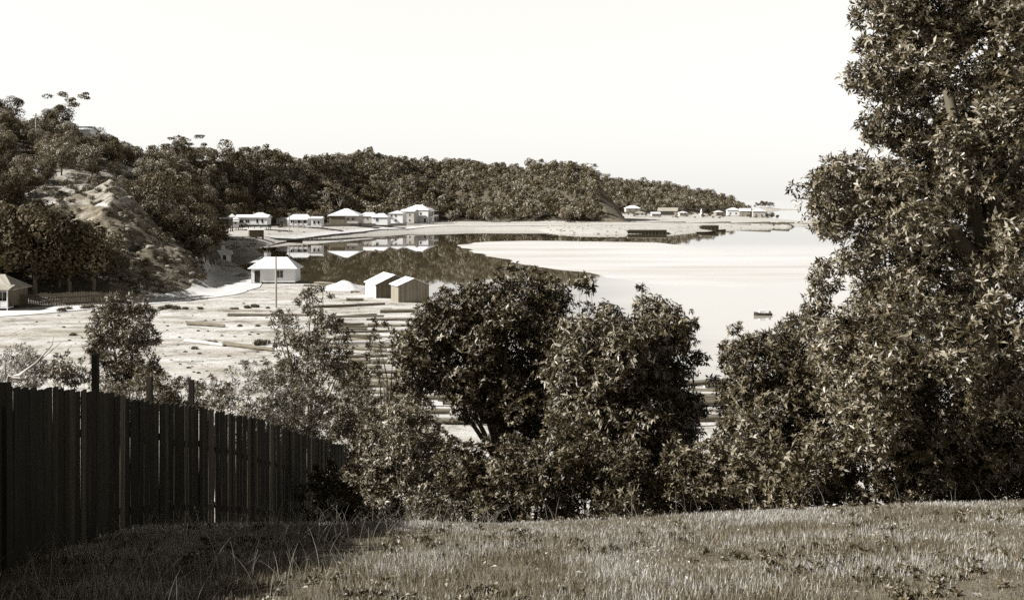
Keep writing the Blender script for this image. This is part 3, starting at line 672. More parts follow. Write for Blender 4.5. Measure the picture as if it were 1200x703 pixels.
merged('headland_forest', [c for c in rest if c[1] >= 900], M['leaf_far'], 'forest on the low far headland', 0)
# particular trees
for px, py, Y, s, k, lb, nm in [(72,228,228,.95,HI,'rounded tree with bare forked stems standing in the cleared paddock','paddock_tree'),(105,222,236,.8,HI,'smaller tree on the lit grass right of the rounded paddock tree','paddock_tree'),
        (132,216,240,.42,HI,'low bush beside the pale track on the hillside','paddock_tree'),(56,226,222,.6,DK,'dark low tree at the left of the paddock','paddock_tree'),
        (80,150,292,1.0,GUM,'lone gum with flat airy top leaning out over the hilltop skyline','gum_tree'),(222,200,485,1.45,GUM,'airy gum rising above the ridge behind the bluff','gum_tree'),
        (237,204,488,1.15,GUM,'second airy gum close right of the tallest ridge gum','gum_tree'),(210,204,482,1.1,GUM,'small airy gum left of the tallest ridge gum','gum_tree'),
        (692,212,700,.9,GUM,'tiny gum alone at the end of the long ridge','gum_tree'),(283,196,520,1.25,DK,'dark round-topped tree standing out on the ridge line','ridge_tree'),
        (382,262,545,1.3,GUM,'pale-trunked gum in front of the forest behind the big hip-roofed house','gum_tree'),(398,262,548,1.2,GUM,'tall pale gum right beside the other pale trunk','gum_tree'),
        (663,264,608,1.15,HI,'pale fluffy tree at the foot of the forest near the beach','shore_tree')]:
    x = at(px, Y); put_tree(k, x, Y, s, lb, None, nm)
# rocks and scrub on the bluff
def rockmesh(seed):
    import bmesh
    bm = bmesh.new(); bmesh.ops.create_icosphere(bm, subdivisions=2, radius=1); r = random.Random(seed)
    off = Vector((r.random()*9, r.random()*9, r.random()*9))
    from mathutils import noise as mn
    for v in bm.verts:
        v.co *= 1 + .45 * mn.noise(v.co * 1.3 + off) + .15 * mn.noise(v.co * 3.1 + off)
        v.co.z *= .7
    me = bpy.data.meshes.new('boulder'); bm.to_mesh(me); bm.free(); me.materials.append(M['rubble']); return me
ROCK = [rockmesh(i) for i in range(5)]
M['bluff_rock'] = simple('bluff rock', .04, .28, 1.8, .95, None, .9, .3)
BROCK = []
for r_ in ROCK:
    q_ = r_.copy(); q_.materials.clear(); q_.materials.append(M['bluff_rock']); BROCK.append(q_)
def low_scrub(seed): V, f, t = hill_crown(seed, 1.6, 2.2, 420, .2, .8, 7); m_ = np_mesh('scrub_bush', V, f, False, dict(tone=t)); m_.materials.append(M['leaf_far']); return m_
SCR = [low_scrub(300+i) for i in range(4)]
gg = random.Random(4)
for i in range(270):
    px = gg.uniform(60, 240); Y = gg.uniform(166, 214); x = at(px, Y); z = gz(x, Y)
    if z < 2 or (px < 125 and Y < 196): continue
    o = link('bluff_bush', gg.choice(SCR), None, None, (x, Y, z - .15), gg.uniform(0, 6)); s = gg.uniform(.25, 1.0); o.scale = (s, s, s * .8)
    tag(o, 'low scrubby bush clinging to the rocky bluff', 'bush', 'scrub bushes on the rocky bluff')
for i in range(150):
    px = gg.uniform(135, 241); Y = gg.uniform(166, 204); x = at(px, Y); z = gz(x, Y)
    if z < 1.6: continue
    o = link('boulder', gg.choice(BROCK), None, None, (x, Y, z - .1), gg.uniform(0, 6)); s = gg.uniform(.2, .75); o.scale = (s * 1.3, s, s)
    tag(o, 'weathered boulder showing through the face of the rocky bluff', 'rock', 'boulders on the bluff')

for i in range(60):
    px = gg.uniform(34, 158); Y = gg.uniform(208, 268); x = at(px, Y)
    o = link('paddock_bush', gg.choice(SCR), None, None, (x, Y, gz(x, Y) - .1), gg.uniform(0, 6)); s = gg.uniform(.3, 1.3); o.scale = (s, s, s * .9)
    tag(o, 'small bush scattered over the cleared hillside paddock', 'bush', 'bushes in the paddock')
for i in range(22):
    px = gg.choice((gg.uniform(34, 70), gg.uniform(95, 165))); Y = gg.uniform(212, 262); x = at(px, Y)
    if free(x, Y, 1.2): put_tree(HI, x, Y, gg.uniform(.3, .5), 'small round tree on the cleared hillside paddock', 'small trees in the paddock', 'paddock_tree')
# ------------------------------------------------------------------ buildings
def roof_mesh(w, d, h, z0, kind='hip', oh=.4, th=.12, ridge=None):
    mb = MB(); W2, D2 = w/2 + oh, d/2 + oh
    if kind == 'hip':
        r = ridge if ridge is not None else max(.05, (w - d) / 2 + .01); a, b = Vector((-r, 0, z0+h)), Vector((r, 0, z0+h))
        c = [Vector((-W2,-D2,z0)), Vector((W2,-D2,z0)), Vector((W2,D2,z0)), Vector((-W2,D2,z0))]
        mb.poly([c[0], c[1], b, a]); mb.poly([c[1], c[2], b]); mb.poly([c[2], c[3], a, b]); mb.poly([c[3], c[0], a])
    elif kind == 'gable':     # ridge along x
        a, b = Vector((-W2,0,z0+h)), Vector((W2,0,z0+h)); c = [Vector((-W2,-D2,z0)), Vector((W2,-D2,z0)), Vector((W2,D2,z0)), Vector((-W2,D2,z0))]
        mb.poly([c[0], c[1], b, a]); mb.poly([c[2], c[3], a, b])
        # thickness edges
        for p, q in ((c[0], a), (a, c[3]), (b, c[1]), (c[2], b)): mb.poly([p, q, q - Vector((0,0,th)), p - Vector((0,0,th))])
    elif kind == 'skillion':
        c = [Vector((-W2,-D2,z0)), Vector((W2,-D2,z0)), Vector((W2,D2,z0+h)), Vector((-W2,D2,z0+h))]; mb.poly(c)
    dn = Vector((0,0,th))
    if kind != 'gable':
        for i in range(4): p, q = c[i], c[(i+1) % 4]; mb.poly([p - dn, q - dn, q, p])
        mb.poly([p - dn for p in c][::-1])
    else:
        mb.poly([c[0]-dn, c[1]-dn, c[1], c[0]]); mb.poly([c[2]-dn, c[3]-dn, c[3], c[2]])
        mb.poly([c[0]-dn, a-dn, b-dn, c[1]-dn]); mb.poly([c[2]-dn, b-dn, a-dn, c[3]-dn])
    return mb
def wall_mesh(w, d, z0, z1, kind, h):
    mb = MB().box(-w/2, w/2, -d/2, d/2, z0, z1)
    if kind == 'gable':
        for s in (-1, 1): mb.poly([(s*w/2,-d/2,z1),(s*w/2,d/2,z1),(s*w/2,0,z1+h*(d/2)/(d/2+.3)-.1)])
    return mb
def opening(root, face, u, z, ww, hh, w, d, door=False, cols=2):
    """face: 'f' front(-y) 'l' left(-x) 'r' right(+x)"""
    if face == 'f': org, ax, nx = Vector((u, -d/2, z)), Vector((1,0,0)), Vector((0,-1,0))
    elif face == 'l': org, ax, nx = Vector((-w/2, u, z)), Vector((0,1,0)), Vector((-1,0,0))
    else: org, ax, nx = Vector((w/2, u, z)), Vector((0,1,0)), Vector((1,0,0))
    def bx(mb, u0, u1, z0, z1, n0, n1):
        p = [org + ax*a + nx*b for a in (u0, u1) for b in (n0, n1)]; xs = [q.x for q in p]; ys = [q.y for q in p]
        mb.box(min(xs), max(xs), min(ys), max(ys), org.z + z0, org.z + z1)
    t = .09; mb = MB()
    bx(mb, -ww/2-t, -ww/2, -t, hh+t, .003, .06); bx(mb, ww/2, ww/2+t, -t, hh+t, .003, .06); bx(mb, -ww/2, ww/2, hh, hh+t, .003, .06)
    if not door:
        bx(mb, -ww/2, ww/2, -t, 0, .003, .1)
        for c in range(1, cols): x = -ww/2 + ww*c/cols; bx(mb, x-.03, x+.03, 0, hh, .022, .045)
    fr = mb.build('door' if door else 'window', M['trim'], root)
    mp = MB(); bx(mp, -ww/2, ww/2, 0, hh, .004, .02); mp.build('door_leaf' if door else 'pane', M['dark'] if door else M['glass'], fr)
def house(name, label, px, Y, w, d, hw, hr, rz=0, roof='hip', wall='white_board', rmat='white_roof', stump=.5, ops=(), zb=None, oh=.45, ridge=None, cat='house', group=None, chimney=None, veranda=None):
    x = at(px, Y); z = gz(x, Y) if zb is None else zb
    r = empty(name, (x, Y, z), rz, label, cat, group)
    z0 = stump; z1 = stump + hw
    wall_mesh(w, d, z0, z1, roof, hr).build('wall', M[wall], r)
    rf = roof_mesh(w, d, hr, z1, roof, oh, ridge=ridge).build('roof', M[rmat], r)
    if chimney: cx, cy, ch = chimney; MB().box(cx-.3, cx+.3, cy-.3, cy+.3, z1+.2, z1+hr+ch).build('chimney', M['stone'], rf)
    if stump > .15:
        nx_ = max(2, int(w / 2.2)) + 1; ny_ = max(2, int(d / 2.5)) + 1
        for i in range(nx_):
            for j in (range(ny_) if i in (0, nx_-1) else (0,)):
                X_ = -w/2 + .12 + (w-.24) * i / (nx_-1); Y_ = -d/2 + .12 + (d-.24) * j / (ny_-1)
                MB().box(X_-.1, X_+.1, Y_-.1, Y_+.1, -1.5, z0 - .003).build('stump', M['stump'], r)
    for o in ops: opening(r, *o[:5], w, d, *o[5:])
    if veranda:   # (x0, x1, depth, floor z, post height)
        x0, x1, dp, fz, ph = veranda
        v = MB().box(x0, x1, -d/2-dp, -d/2-.01, fz-.12, fz).build('veranda_floor', M['trim'], r)
        roof_ = MB().poly([(x0-.2,-d/2-dp-.2,fz+ph),(x1+.2,-d/2-dp-.2,fz+ph),(x1+.2,-d/2-.01,fz+ph+.5),(x0-.2,-d/2-.01,fz+ph+.5)])
        roof_.poly([(x0-.2,-d/2-dp-.2,fz+ph-.12),(x1+.2,-d/2-dp-.2,fz+ph-.12),(x1+.2,-d/2-dp-.2,fz+ph),(x0-.2,-d/2-dp-.2,fz+ph)]); roof_.build('veranda_roof', M[rmat], r)
        k = max(2, int((x1-x0)/1.8))
        for i in range(k+1):
            X_ = x0+.08+(x1-x0-.16)*i/k; MB().box(X_-.06, X_+.06, -d/2-dp+.02, -d/2-dp+.14, -1.2, fz+ph-.003).build('post', M['trim'], r)
        MB().box(x0, x1, -d/2-dp+.16, -d/2-dp+.2, fz+.05, fz+.85).build('railing', M['trim'], r)
    return r
def W1(f, u, z, w, h, c=2): return (f, u, z, w, h, False, c)
def D1(f, u, z, w=.85, h=2.0): return (f, u, z, w, h, True)
# cottage by the road
house('cottage', 'small white weatherboard cottage with hipped roof, dark door and one front window', 323.5, 197.5, 7.7, 5.0, 2.45, 1.85, 0, 'hip', 'white_board', 'white_roof', .45,
      [D1('f', -2.75, .47, 1.0, 2.05), W1('f', 1.2, 1.25, 1.15, 1.25), W1('l', 0, 1.4, .9, 1.1)], zb=.75, ridge=2.0, oh=.5)
def shed(name, label, nx, ny, w, d, hw, hr, rz, wm, rm, fmat):
    # origin at the near corner; gable end faces (-y local), ridge along local y
    r = empty(name, (nx, ny, gz(nx, ny) - .05), rz, label, 'shed')
    mb = MB().box(0, w, 0, d, 0, hw); mb.poly([(0,0,hw),(w,0,hw),(w/2,0,hw+hr)]).poly([(0,d,hw),(w,d,hw),(w/2,d,hw+hr)]); mb.build('wall', M[wm], r)
    g2 = MB().poly([(.02,-.02,0),(w-.02,-.02,0),(w-.02,-.02,hw),(w/2,-.02,hw+hr-.02),(.02,-.02,hw)]).build('front_wall', M[fmat], r)
    o = .25; ro = MB(); k = hr/(w/2)
    for s in (0, 1):
        e = -o if s == 0 else w + o; ez = hw - o*k + .06; az = hw + hr + .06
        P = [(e,-o,ez),(w/2,-o,az),(w/2,d+o,az),(e,d+o,ez)]; ro.poly(P if s else P[::-1])
        ro.poly([(a,b,c-.07) for a,b,c in P]); ro.poly([P[0],P[1],(P[1][0],P[1][1],P[1][2]-.07),(P[0][0],P[0][1],P[0][2]-.07)]); ro.poly([P[0],P[3],(P[3][0],P[3][1],P[3][2]-.07),(P[0][0],P[0][1],P[0][2]-.07)])
    ro.build('roof', M[rm], r); return r
x, y = W(440.5, 348.5, 1); s1 = shed('work_shed', 'larger gabled shed with pale side wall beside the sawdust heap', x, y, 5.9, 6.6, 2.1, 1.35, math.radians(21), 'white_board', 'white_roof', 'dark_board')
x, y = W(466.9, 353.5, 1); s2 = shed('work_shed', 'nearer smaller gabled shed with raw vertical boards on its front', x, y, 4.6, 4.2, 2.5, .95, math.radians(21), 'grey_board', 'white_roof', 'grey_board')
link('door', MB().box(-.03, -.006, .6, 1.5, .05, 1.9), None) if False else None
dm = MB().box(1.6, 2.9, -.05, -.024, .05, 2.1).build('door', M['grey_board'], s2)
# house at the left edge
house('veranda_house', 'partly seen house with grey roof and white-posted veranda at the left edge', -13, 151, 8.4, 5, 2.3, 1.8, 0, 'hip', 'dark_board', 'grey_roof', .5,
      [D1('f', 1.0, .5), W1('f', 3, 1.2, 1.1, 1.2)], veranda=(-4.5, 4.5, 1.8, .5, 2.35), ridge=2.2)
# lagoon houses, left to right
house('lagoon_cottage', 'small cottage with pyramid roof at the left end of the lagoon row', 272, 432, 5.2, 5, 2.6, 2.2, math.radians(12), 'hip', 'white_board', 'pale_roof', 1.6,
      [W1('f', 1.2, 2.4, 1, 1.1)], veranda=(-.5, 2.6, 1.6, 1.4, 2.1))
house('long_house', 'long low white house on stilts with a row of windows', 297, 437, 12.5, 5.5, 2.9, 1.0, math.radians(-4), 'gable', 'white_board', 'white_roof', 1.9,
      [W1('f', -4, 2.7, 1.6, 1.1), W1('f', -1.6, 2.7, 1.6, 1.1), W1('f', 2.4, 2.6, .8, 1.5, 1), W1('f', 4.4, 2.6, .8, 1.5, 1)])
house('back_cottage', 'small half-hidden cottage roof behind the long low house', 305, 462, 7, 5, 2.4, 1.3, 0, 'hip', 'cream_board', 'pale_roof', 2.4, [W1('f', 0, 3, 1, 1)])
house('hillside_hut', 'small pale hut up among the trees behind the street pole', 331, 486, 4.5, 4, 2.2, 1.0, 0, 'gable', 'cream_board', 'pale_roof', .5, [W1('f', 0, 1, 1, 1)])
house('winged_house', 'white house with veranda and flat-fronted right wing beside the street pole', 352, 468, 9.5, 6, 2.8, 1.7, 0, 'hip', 'white_board', 'pale_roof', 1.0,
      [W1('f', -2.8, 1.9, 1.2, 1.2), D1('f', 0, 1.0), W1('f', 2.6, 1.9, 1.2, 1.2)], veranda=(-4.6, 3.8, 1.6, 1.0, 2.3), ridge=3)
house('side_wing', 'white square-fronted wing joined to the right of the veranda house', 372, 466, 4.4, 6, 3.6, .8, 0, 'gable', 'white_board', 'pale_roof', .6, [W1('f', -.8, 1.9, .8, 1.2, 1), W1('f', 1, 1.9, .8, 1.2, 1)])
house('hip_roofed_house', 'large house with broad bright hipped roof and dark left front', 406, 506, 13, 10, 3.6, 3.1, math.radians(-6), 'hip', 'cream_board', 'white_roof', .9,
      [W1('f', 4.4, 2.3, 1.3, 1.2), W1('f', 2.0, 2.3, 1.0, 1.2)], ridge=.8, oh=.9)
hp = [o for o in bpy.data.objects if o.name == 'hip_roofed_house'][0]
MB().box(-6.3, .6, -5.28, -5.01, .9, 4.2).build('dark_front', M['dark_board'], hp)  # dark slab covering the left part of the front wall
house('twin_house', 'white house with low roof between the hip-roofed house and the double cottage', 433, 530, 9, 7, 3.4, 1.8, math.radians(-8), 'hip', 'cream_board', 'pale_roof', .8,
      [W1('f', -2.4, 2.4, 1.2, 1.1), W1('f', 0, 2.4, 1.0, 1.1), W1('f', -2.4, .9, 1.2, .8)], ridge=2)
house('twin_house', 'bright white cottage with one dark window left of the gap before the hotel', 447, 522, 7.4, 6.5, 3.7, 1.7, math.radians(-8), 'hip', 'white_board', 'white_roof', .7,
      [W1('f', -1.2, 2.4, 1.2, 1.3)], ridge=1.2)
house('narrow_house', 'narrow two-storey house left of the hotel with stacked small windows', 466, 556, 7.2, 7, 5.0, 1.4, math.radians(-10), 'hip', 'white_board', 'pale_roof', .5,
      [W1('f', 0, 1.5, .9, 1.1), W1('f', 0, 3.8, .9, 1.1), W1('f', -2.2, 3.8, .8, 1)], ridge=.5)
hotel = house('hotel', 'largest white two-storey building with pyramid roof at the end of the lagoon row', 491, 590, 13.5, 10, 6.8, 2.6, math.radians(-14), 'hip', 'white_board', 'white_roof', .4,
      [W1('f', -4.4, 4.6, 1.1, 1.3), W1('f', -1.8, 4.6, 1.1, 1.3), W1('f', -.2, 4.6, 1.1, 1.3), W1('f', 2.6, 4.6, 1.1, 1.3), W1('r', -2, 4.6, 1.5, 1.3), W1('r', 2, 4.6, 1.5, 1.3), W1('r', -2, 1, 1.4, 1.6), D1('f', 5, .5, 1, 2.2)], ridge=1.8, chimney=(2, 0, .6))
house('hotel_wing', 'lower white wing standing at the left side of the hotel', 480, 580, 7.5, 8, 6.0, 1.2, math.radians(-14), 'gable', 'cream_board', 'pale_roof', .4,
      [W1('f', 1.5, 1.2, 1, 1.2), W1('f', -1.5, 4.2, 1, 1.1), W1('f', 1.5, 4.2, 1, 1.1)])
MBv = MB().box(6.8, 9.4, -4.5, 4.5, 3.6, 3.75); MBv.build('balcony', M['trim'], hotel)
for yy in (-4.2, -1.4, 1.4, 4.2): MB().box(9.15, 9.3, yy-.08, yy+.08, -.5, 3.597).build('post', M['trim'], hotel)
MB().box(6.78, 9.7, -4.8, 4.8, 6.6, 6.72).build('balcony_roof', M['pale_roof'], hotel)
MB().box(9.28, 9.34, -4.5, 4.5, 3.753, 4.6).build('railing', M['trim'], hotel)
# far settlement
far_h = [(741,850,11,7,2.8,2.0,'pale-roofed house on the slope at the left end of the far settlement',4.8),(783,870,15,9,3.2,2.6,'white house with wide bright roof and dark veranda in the far settlement',None),
 (750,800,7,5,2.4,1.2,'small shack on the sand below the pale-roofed slope house',None),(768,790,6,4,2.2,1.1,'tiny shack left of the far wharf sheds',None),(800,830,6,5,2.4,1.2,'small hut right of the wide bright roof house',None),
 (859,880,10,8,4.4,1.8,'white building beside a short pole on the far shore',None),(873,860,8,6,4.0,2.0,'white gable building right of the far short pole',None),(889,840,9,7,4.2,2.2,'last white house toward the sea near the dark trees',None),
 (842,860,6,5,2.8,1.3,'low hut left of the far white building',None)]
for px, Y, w, d, hw, hr, lb, zb in far_h:
    r_ = house('far_house', lb, px, Y, w, d, hw, hr, random.uniform(-.3, .3), random.choice(['hip', 'gable']), random.choice(['white_board', 'cream_board', 'grey_board']), random.choice(['white_roof', 'pale_roof', 'grey_roof']), .5, [W1('f', -w*.25, 1.5, 1.2, 1.2), W1('f', w*.2, 1.5, 1.2, 1.2)], zb=zb, cat='house', group='houses of the far settlement')
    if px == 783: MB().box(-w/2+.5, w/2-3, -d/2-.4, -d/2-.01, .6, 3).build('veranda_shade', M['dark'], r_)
# white beacon
x = at(822, 800); r = empty('beacon_tower', (x, 800, gz(x, 800)), 0, 'small white pointed tower standing alone on the far shore', 'tower')
MB().tube([(0,0,0),(0,0,3.6),(0,0,4.2)], [1.3,.95,.95], 8).build('tower_base', M['trim'], r); MB().tube([(0,0,4.2),(0,0,6.4)], [.8,.15], 8).build('tower_top', M['trim'], r)
MB().tube([(0,0,4.05),(0,0,4.22)], [1.25,1.25], 8).build('gallery', M['dark_board'], r)

# ------------------------------------------------------------------ poles
def pole(px, pyb, pyt, z, lb, mat='pole', arms=1, r0=.14):
    x, y = W(px, pyb, z); z = gz(x, y); h = (pyb - pyt) * y / F; r = empty('telegraph_pole', (x, y, z), random.uniform(-.3, .3), lb, 'pole')
    MB().tube([(0,0,-.5),(random.uniform(-.08,.08),0,h)], [r0, r0*.7], 8).build('shaft', M[mat], r)
    for k in range(arms):
        a = MB().box(-.8, .8, -.2, -.1, h-.5-.6*k, h-.38-.6*k).build('crossarm', M[mat], r)
        for s in (-.7, -.3, .3, .7): MB().tube([(s,-.15,h-.38-.6*k),(s,-.15,h-.25-.6*k)], .035, 6).build('insulator', M['trim'], a)
pole(323.5, 361, 301, 1.0, 'grey telegraph pole standing in front of the white cottage', 'pole', 0, .16)
pole(339, 270, 246, 3.4, 'pale street pole with small lamp between the long house and the veranda house', 'bark_pale', 1, .2)
pole(243, 290, 254, 2.6, 'dark pole against the wooded slope beyond the bluff', 'pole', 0, .16)
def hillpole():
    Y = 262; x = at(42, Y); z = gz(x, Y); h = max(4, zat(133, Y) - z); r = empty('telegraph_pole', (x, Y, z), 0, 'pale pole on the left hilltop among the trees', 'pole')
    MB().tube([(0,0,-.5),(0,0,h)], [.2,.16], 8).build('shaft', M['bark_pale'], r); MB().box(-.7,.7,-.25,-.17,h-.6,h-.45).build('crossarm', M['pole'], r)
hillpole()
x = at(848, 845); r = empty('telegraph_pole', (x, 845, gz(x, 845)), 0, 'short pole with crossarm on the far shore left of the white building', 'pole')
MB().tube([(0,0,-.5),(0,0,8)], [.25,.2], 6).build('shaft', M['pole_dark'], r); MB().box(-1.4,1.4,-.3,-.22,7,7.3).build('crossarm', M['pole_dark'], r)

# hilltop white roof among trees
x = at(96, 288); house('hilltop_house', 'white-roofed house half hidden by trees on the left hilltop', 98, 292, 5, 4, 2.9, .9, 0, 'gable', 'white_board', 'white_roof', .5, [W1('f', 0, 1.4, 1.2, 1.1)])

# ------------------------------------------------------------------ fences
def front_fence():
    p0 = np.array([-5.17, 6.1]); p1 = np.array([-4.08, 27.2]); L = float(np.hypot(*(p1 - p0))); d = (p1 - p0) / L; root = empty('plank_fence', (p0[0], p0[1], gz(*p0)), math.atan2(d[1], d[0]), 'tall weathered dark plank fence running downhill on the left', 'fence')
    g0 = gz(*p0); gr = random.Random(8); u = 0.0; k = 0
    tx = [8,116,151,217,248,264,303,330,400]; ty = [451,459,466,475,478,484,489,500,521]
    def top(u):
        x, y = p0 + d * u; px = 600 + F * x / y
        if px < 8: return gz(x, y) - g0 + 1.62
        return zat(float(np.interp(px, tx, ty)), y) - g0
    while u < L:
        w = gr.uniform(.12, .19); x, y = p0 + d * (u + w/2); zb = gz(x, y) - g0 - .08; zt = top(u + w/2) + gr.uniform(-.03, .022) - (gr.uniform(.08, .3) if gr.random() < .04 else 0); off = gr.uniform(-.006, .006); tl = gr.uniform(-.012, .012)
        skew = gr.uniform(-.01, .01)
        mb = MB(); a, b = u + .003, u + w - (gr.uniform(.022, .05) if gr.random() < .13 else gr.uniform(.002, .007)); t = .013
        vs = [(a,off-t,zb),(b,off-t,zb),(b+skew,off-t+tl,zt-gr.uniform(0,.012)),((a+b)/2+skew,off-t+tl,zt+gr.uniform(-.004,.004)),(a+skew,off-t+tl,zt-gr.uniform(0,.012))]
        n = len(mb.v); mb.v += vs + [(q[0], q[1]+t*1.1, q[2]) for q in vs]
        mb.f += [(0,1,2,3,4),(9,8,7,6,5)] + [(i, (i+5), (i+1) % 5 + 5, (i+1) % 5) for i in range(5)]
        mb.build('board', M['fence'], root); u += w; k += 1
    for hh in (.35, 1.25):       # rails on the far side
        mb = MB(); n = 12
        for i in range(n):
            u0, u1 = L*i/n, L*(i+1)/n; a = gz(*(p0+d*u0)) - g0 + hh; b = gz(*(p0+d*u1)) - g0 + hh
            mb.tube([(u0, .075, a), (u1, .075, b)], .045, 4)
        mb.build('rail', M['fence'], root)
    for px, pyt in ((4, 448), (122, 415), (184, 441), (232, 445)):
        best = min(np.linspace(0, L, 400), key=lambda u: abs(600 + F * (p0+d*u)[0] / (p0+d*u)[1] - px)); x, y = p0 + d*best
        zb = gz(x, y) - g0 - .3; zt = zat(pyt, y) - g0; mb = MB().box(best-.03, best+.03, .07, .14, zb, zt) if px > 10 else MB().box(best-.05, best+.03, -.06, .04, zb, zt)
        mb.build('post', M['fence'], root)
    # leaning stake and loose rail at the low end
    u = L * .93; g1 = gz(*(p0+d*u)) - g0
    x, y = p0 + d * u
    r = empty('fence_stake', (x + .3, y, g1 + g0), 0, 'thin pale stake leaning on the low end of the fence', 'stake'); MB().tube([(0,0,-.1),(.03,0,1.5)], [.018,.014], 6).build('stick', M['bark_pale'], r)
front_fence()
def back_fence():
    Y = 151.0; x0, x1 = at(20, Y), at(119, Y + 5); r = empty('yard_fence', (x0, Y, gz(x0, Y)), 0, 'low plank fence along the yard edge below the dark trees', 'fence'); g0 = gz(x0, Y); u = 0; L = x1 - x0
    while u < L:
        w = random.uniform(.16, .22); zz = gz(x0+u, Y+5*u/L) - g0; h = 1.85 + random.uniform(-.08, .08)
        MB().box(u, u + w - .03, 5*u/L - .02, 5*u/L + .02, zz - .2, zz + h).build('board', M['stump'], r); u += w
        
    for h in (.5, 1.4): MB().tube([(0,.06,h),(L,5.06,h+.1)], .05, 4).build('rail', M['stump'], r)
back_fence()
def line_fence():
    a = np.array(W(378, 266, 3.4)); b = np.array(W(476, 264.5, 2.4)); L = float(np.hypot(*(b-a))); r = empty('street_fence', (a[0], a[1], gz(*a)), 0, 'low pale fence in front of the hip-roofed house', 'fence'); g0 = gz(*a)
    n = 40; mb = MB()
    for i in range(n): p = a + (b-a)*i/n; q = a + (b-a)*(i+1)/n; za, zb = gz(*p)-g0, gz(*q)-g0; P, Q = p-a, q-a; mb.poly([(P[0],P[1],za),(Q[0],Q[1],zb),(Q[0],Q[1],zb+1.2),(P[0],P[1],za+1.2)]); mb.poly([(P[0],P[1]+.08,za),(Q[0],Q[1]+.08,zb),(Q[0],Q[1]+.08,zb+1.2),(P[0],P[1]+.08,za+1.2)])
    mb.build('palings', M['pole'], r)
line_fence()

# ------------------------------------------------------------------ logs
def log_mesh(seed, L=6, r=.24):
    g = random.Random(seed); mb = MB(); n = 7; pts = [(-L/2 + L*i/(n-1), g.uniform(-.05,.05), r + g.uniform(-.015,.015)) for i in range(n)]
    mb.tube(pts, [r * (1 - .22*i/(n-1)) * g.uniform(.93, 1.05) for i in range(n)], 10, False, .05); me = bpy.data.meshes.new('bark_sleeve'); me.from_pydata(mb.v, [], mb.f); me.update()
    for p in me.polygons: p.use_smooth = True
    ends = []
    for s, k in ((-1, 1), (1, .78)):
        mc = MB(); mc.poly([(s*L/2*.999, pts[0 if s < 0 else -1][1] + math.cos(6.283*i/10)*r*k*.97, r + math.sin(6.283*i/10)*r*k*.97) for i in range(10)])
        m2 = bpy.data.meshes.new('cut_end'); m2.from_pydata(mc.v, [], mc.f); m2.update(); m2.materials.append(M['log_end']); ends.append(m2)
    return me, ends
LG = []
for i in range(6):
    a, b = log_mesh(i); a.materials.append(M['log'] if i % 2 else M['log_pale']); LG.append((a, b))
def log(x, y, rz, L, r, lb, group, dark=None, dz=0, pale=False):
    a, b = LG[random.choice((1, 3, 5)) if not pale else random.choice((0, 2, 4))]
    z = gz(x, y)
    root = empty('log', (x, y, max(z, .0) - .04 + dz), rz, lb, 'log', group); root.scale = (L/6, r/.24, r/.24)
    link('bark_sleeve', a, None, root); link('cut_end', b[0], None, root); link('cut_end', b[1], None, root); return root
def log_px(pxa, pya, pxb, pyb, r, lb, group=None, pale=False, z=1.0):
    a = W(pxa, pya, z); b = W(pxb, pyb, z); log((a[0]+b[0])/2, (a[1]+b[1])/2, math.atan2(b[1]-a[1], b[0]-a[0]), math.hypot(b[0]-a[0], b[1]-a[1]), r, lb, group, pale=pale)
log_px(267, 370.5, 362, 371, .2, 'longest dark log lying across the open yard below the telegraph pole')
log_px(220, 381.5, 263, 384.5, .25, 'short dark log alone on the open dirt')
log_px(217, 401.5, 262, 407, .2, 'thin pale pole lying on the dirt near the tall shrub', pale=True)
log_px(262, 406, 320, 413, .25, 'log end to end with the thin pale pole')
log_px(357, 361, 451, 356.5, .22, 'long thin log pointing toward the sheds')
log_px(445, 365.5, 520, 364, .25, 'thick log below the nearer shed')
log_px(406, 352.5, 426, 352.5, .25, 'short log lying in front of the sheds')
log_px(411, 342, 421, 342, .2, 'smallest log beside the larger shed')
log_px(350, 331, 392, 333, .25, 'log at the water edge left of the sawdust heap')
log_px(356, 334.5, 388, 335, .2, 'second log at the water edge left of the sawdust heap')
gl = random.Random(12)
rows = [(374, 392, 460), (388, 378, 470), (396, 372, 480), (405, 380, 490), (413, 376, 490), (421, 380, 490), (430, 380, 500), (439, 385, 510), (447, 385, 520), (457, 392, 540), (378, 385, 470), (384, 390, 480), (392, 395, 500), (401, 380, 480), (409, 385, 500), (417, 390, 500), (426, 385, 505), (434, 380, 500), (443, 385, 520), (452, 390, 530), (462, 400, 560), (473, 400, 570), (485, 420, 600), (498, 430, 600)]
for (py, x0, x1) in rows:
    px = x0
    while px < x1:
        z = 1.0; X, Y = W(px, py + gl.uniform(-3, 3), z); L = gl.uniform(2.5, 7)
        if float(sdist(np.array([X]), np.array([Y]), LAGOON)[0]) > 2:
            log(X + L/2, Y, gl.gauss(0, .16) + (gl.choice((-.7, .6)) if gl.random() < .14 else 0), L, gl.uniform(.12, .22), 'felled log lying among others in the log yard left of the round-crowned tree', 'logs in the log yard', pale=gl.random() < .2, dz=gl.choice((0, 0, .0, .25, .4)))
        px += L * F / Y * gl.uniform(.4, 1.3)
for i, py in enumerate((449, 451, 456, 459, 463, 468, 471, 475, 478, 481, 486, 490, 494, 500, 452, 466, 479, 489)):
    X, Y = W(837, py, .9); log(X + gl.uniform(-1.5, 1.5), Y, gl.uniform(-.3, .3), gl.uniform(3, 7), gl.uniform(.14, .24), 'log in the stack seen through the gap right of the drooping tree', 'logs seen through the gap', dz=gl.choice((0, .35)), pale=gl.random() < .5)
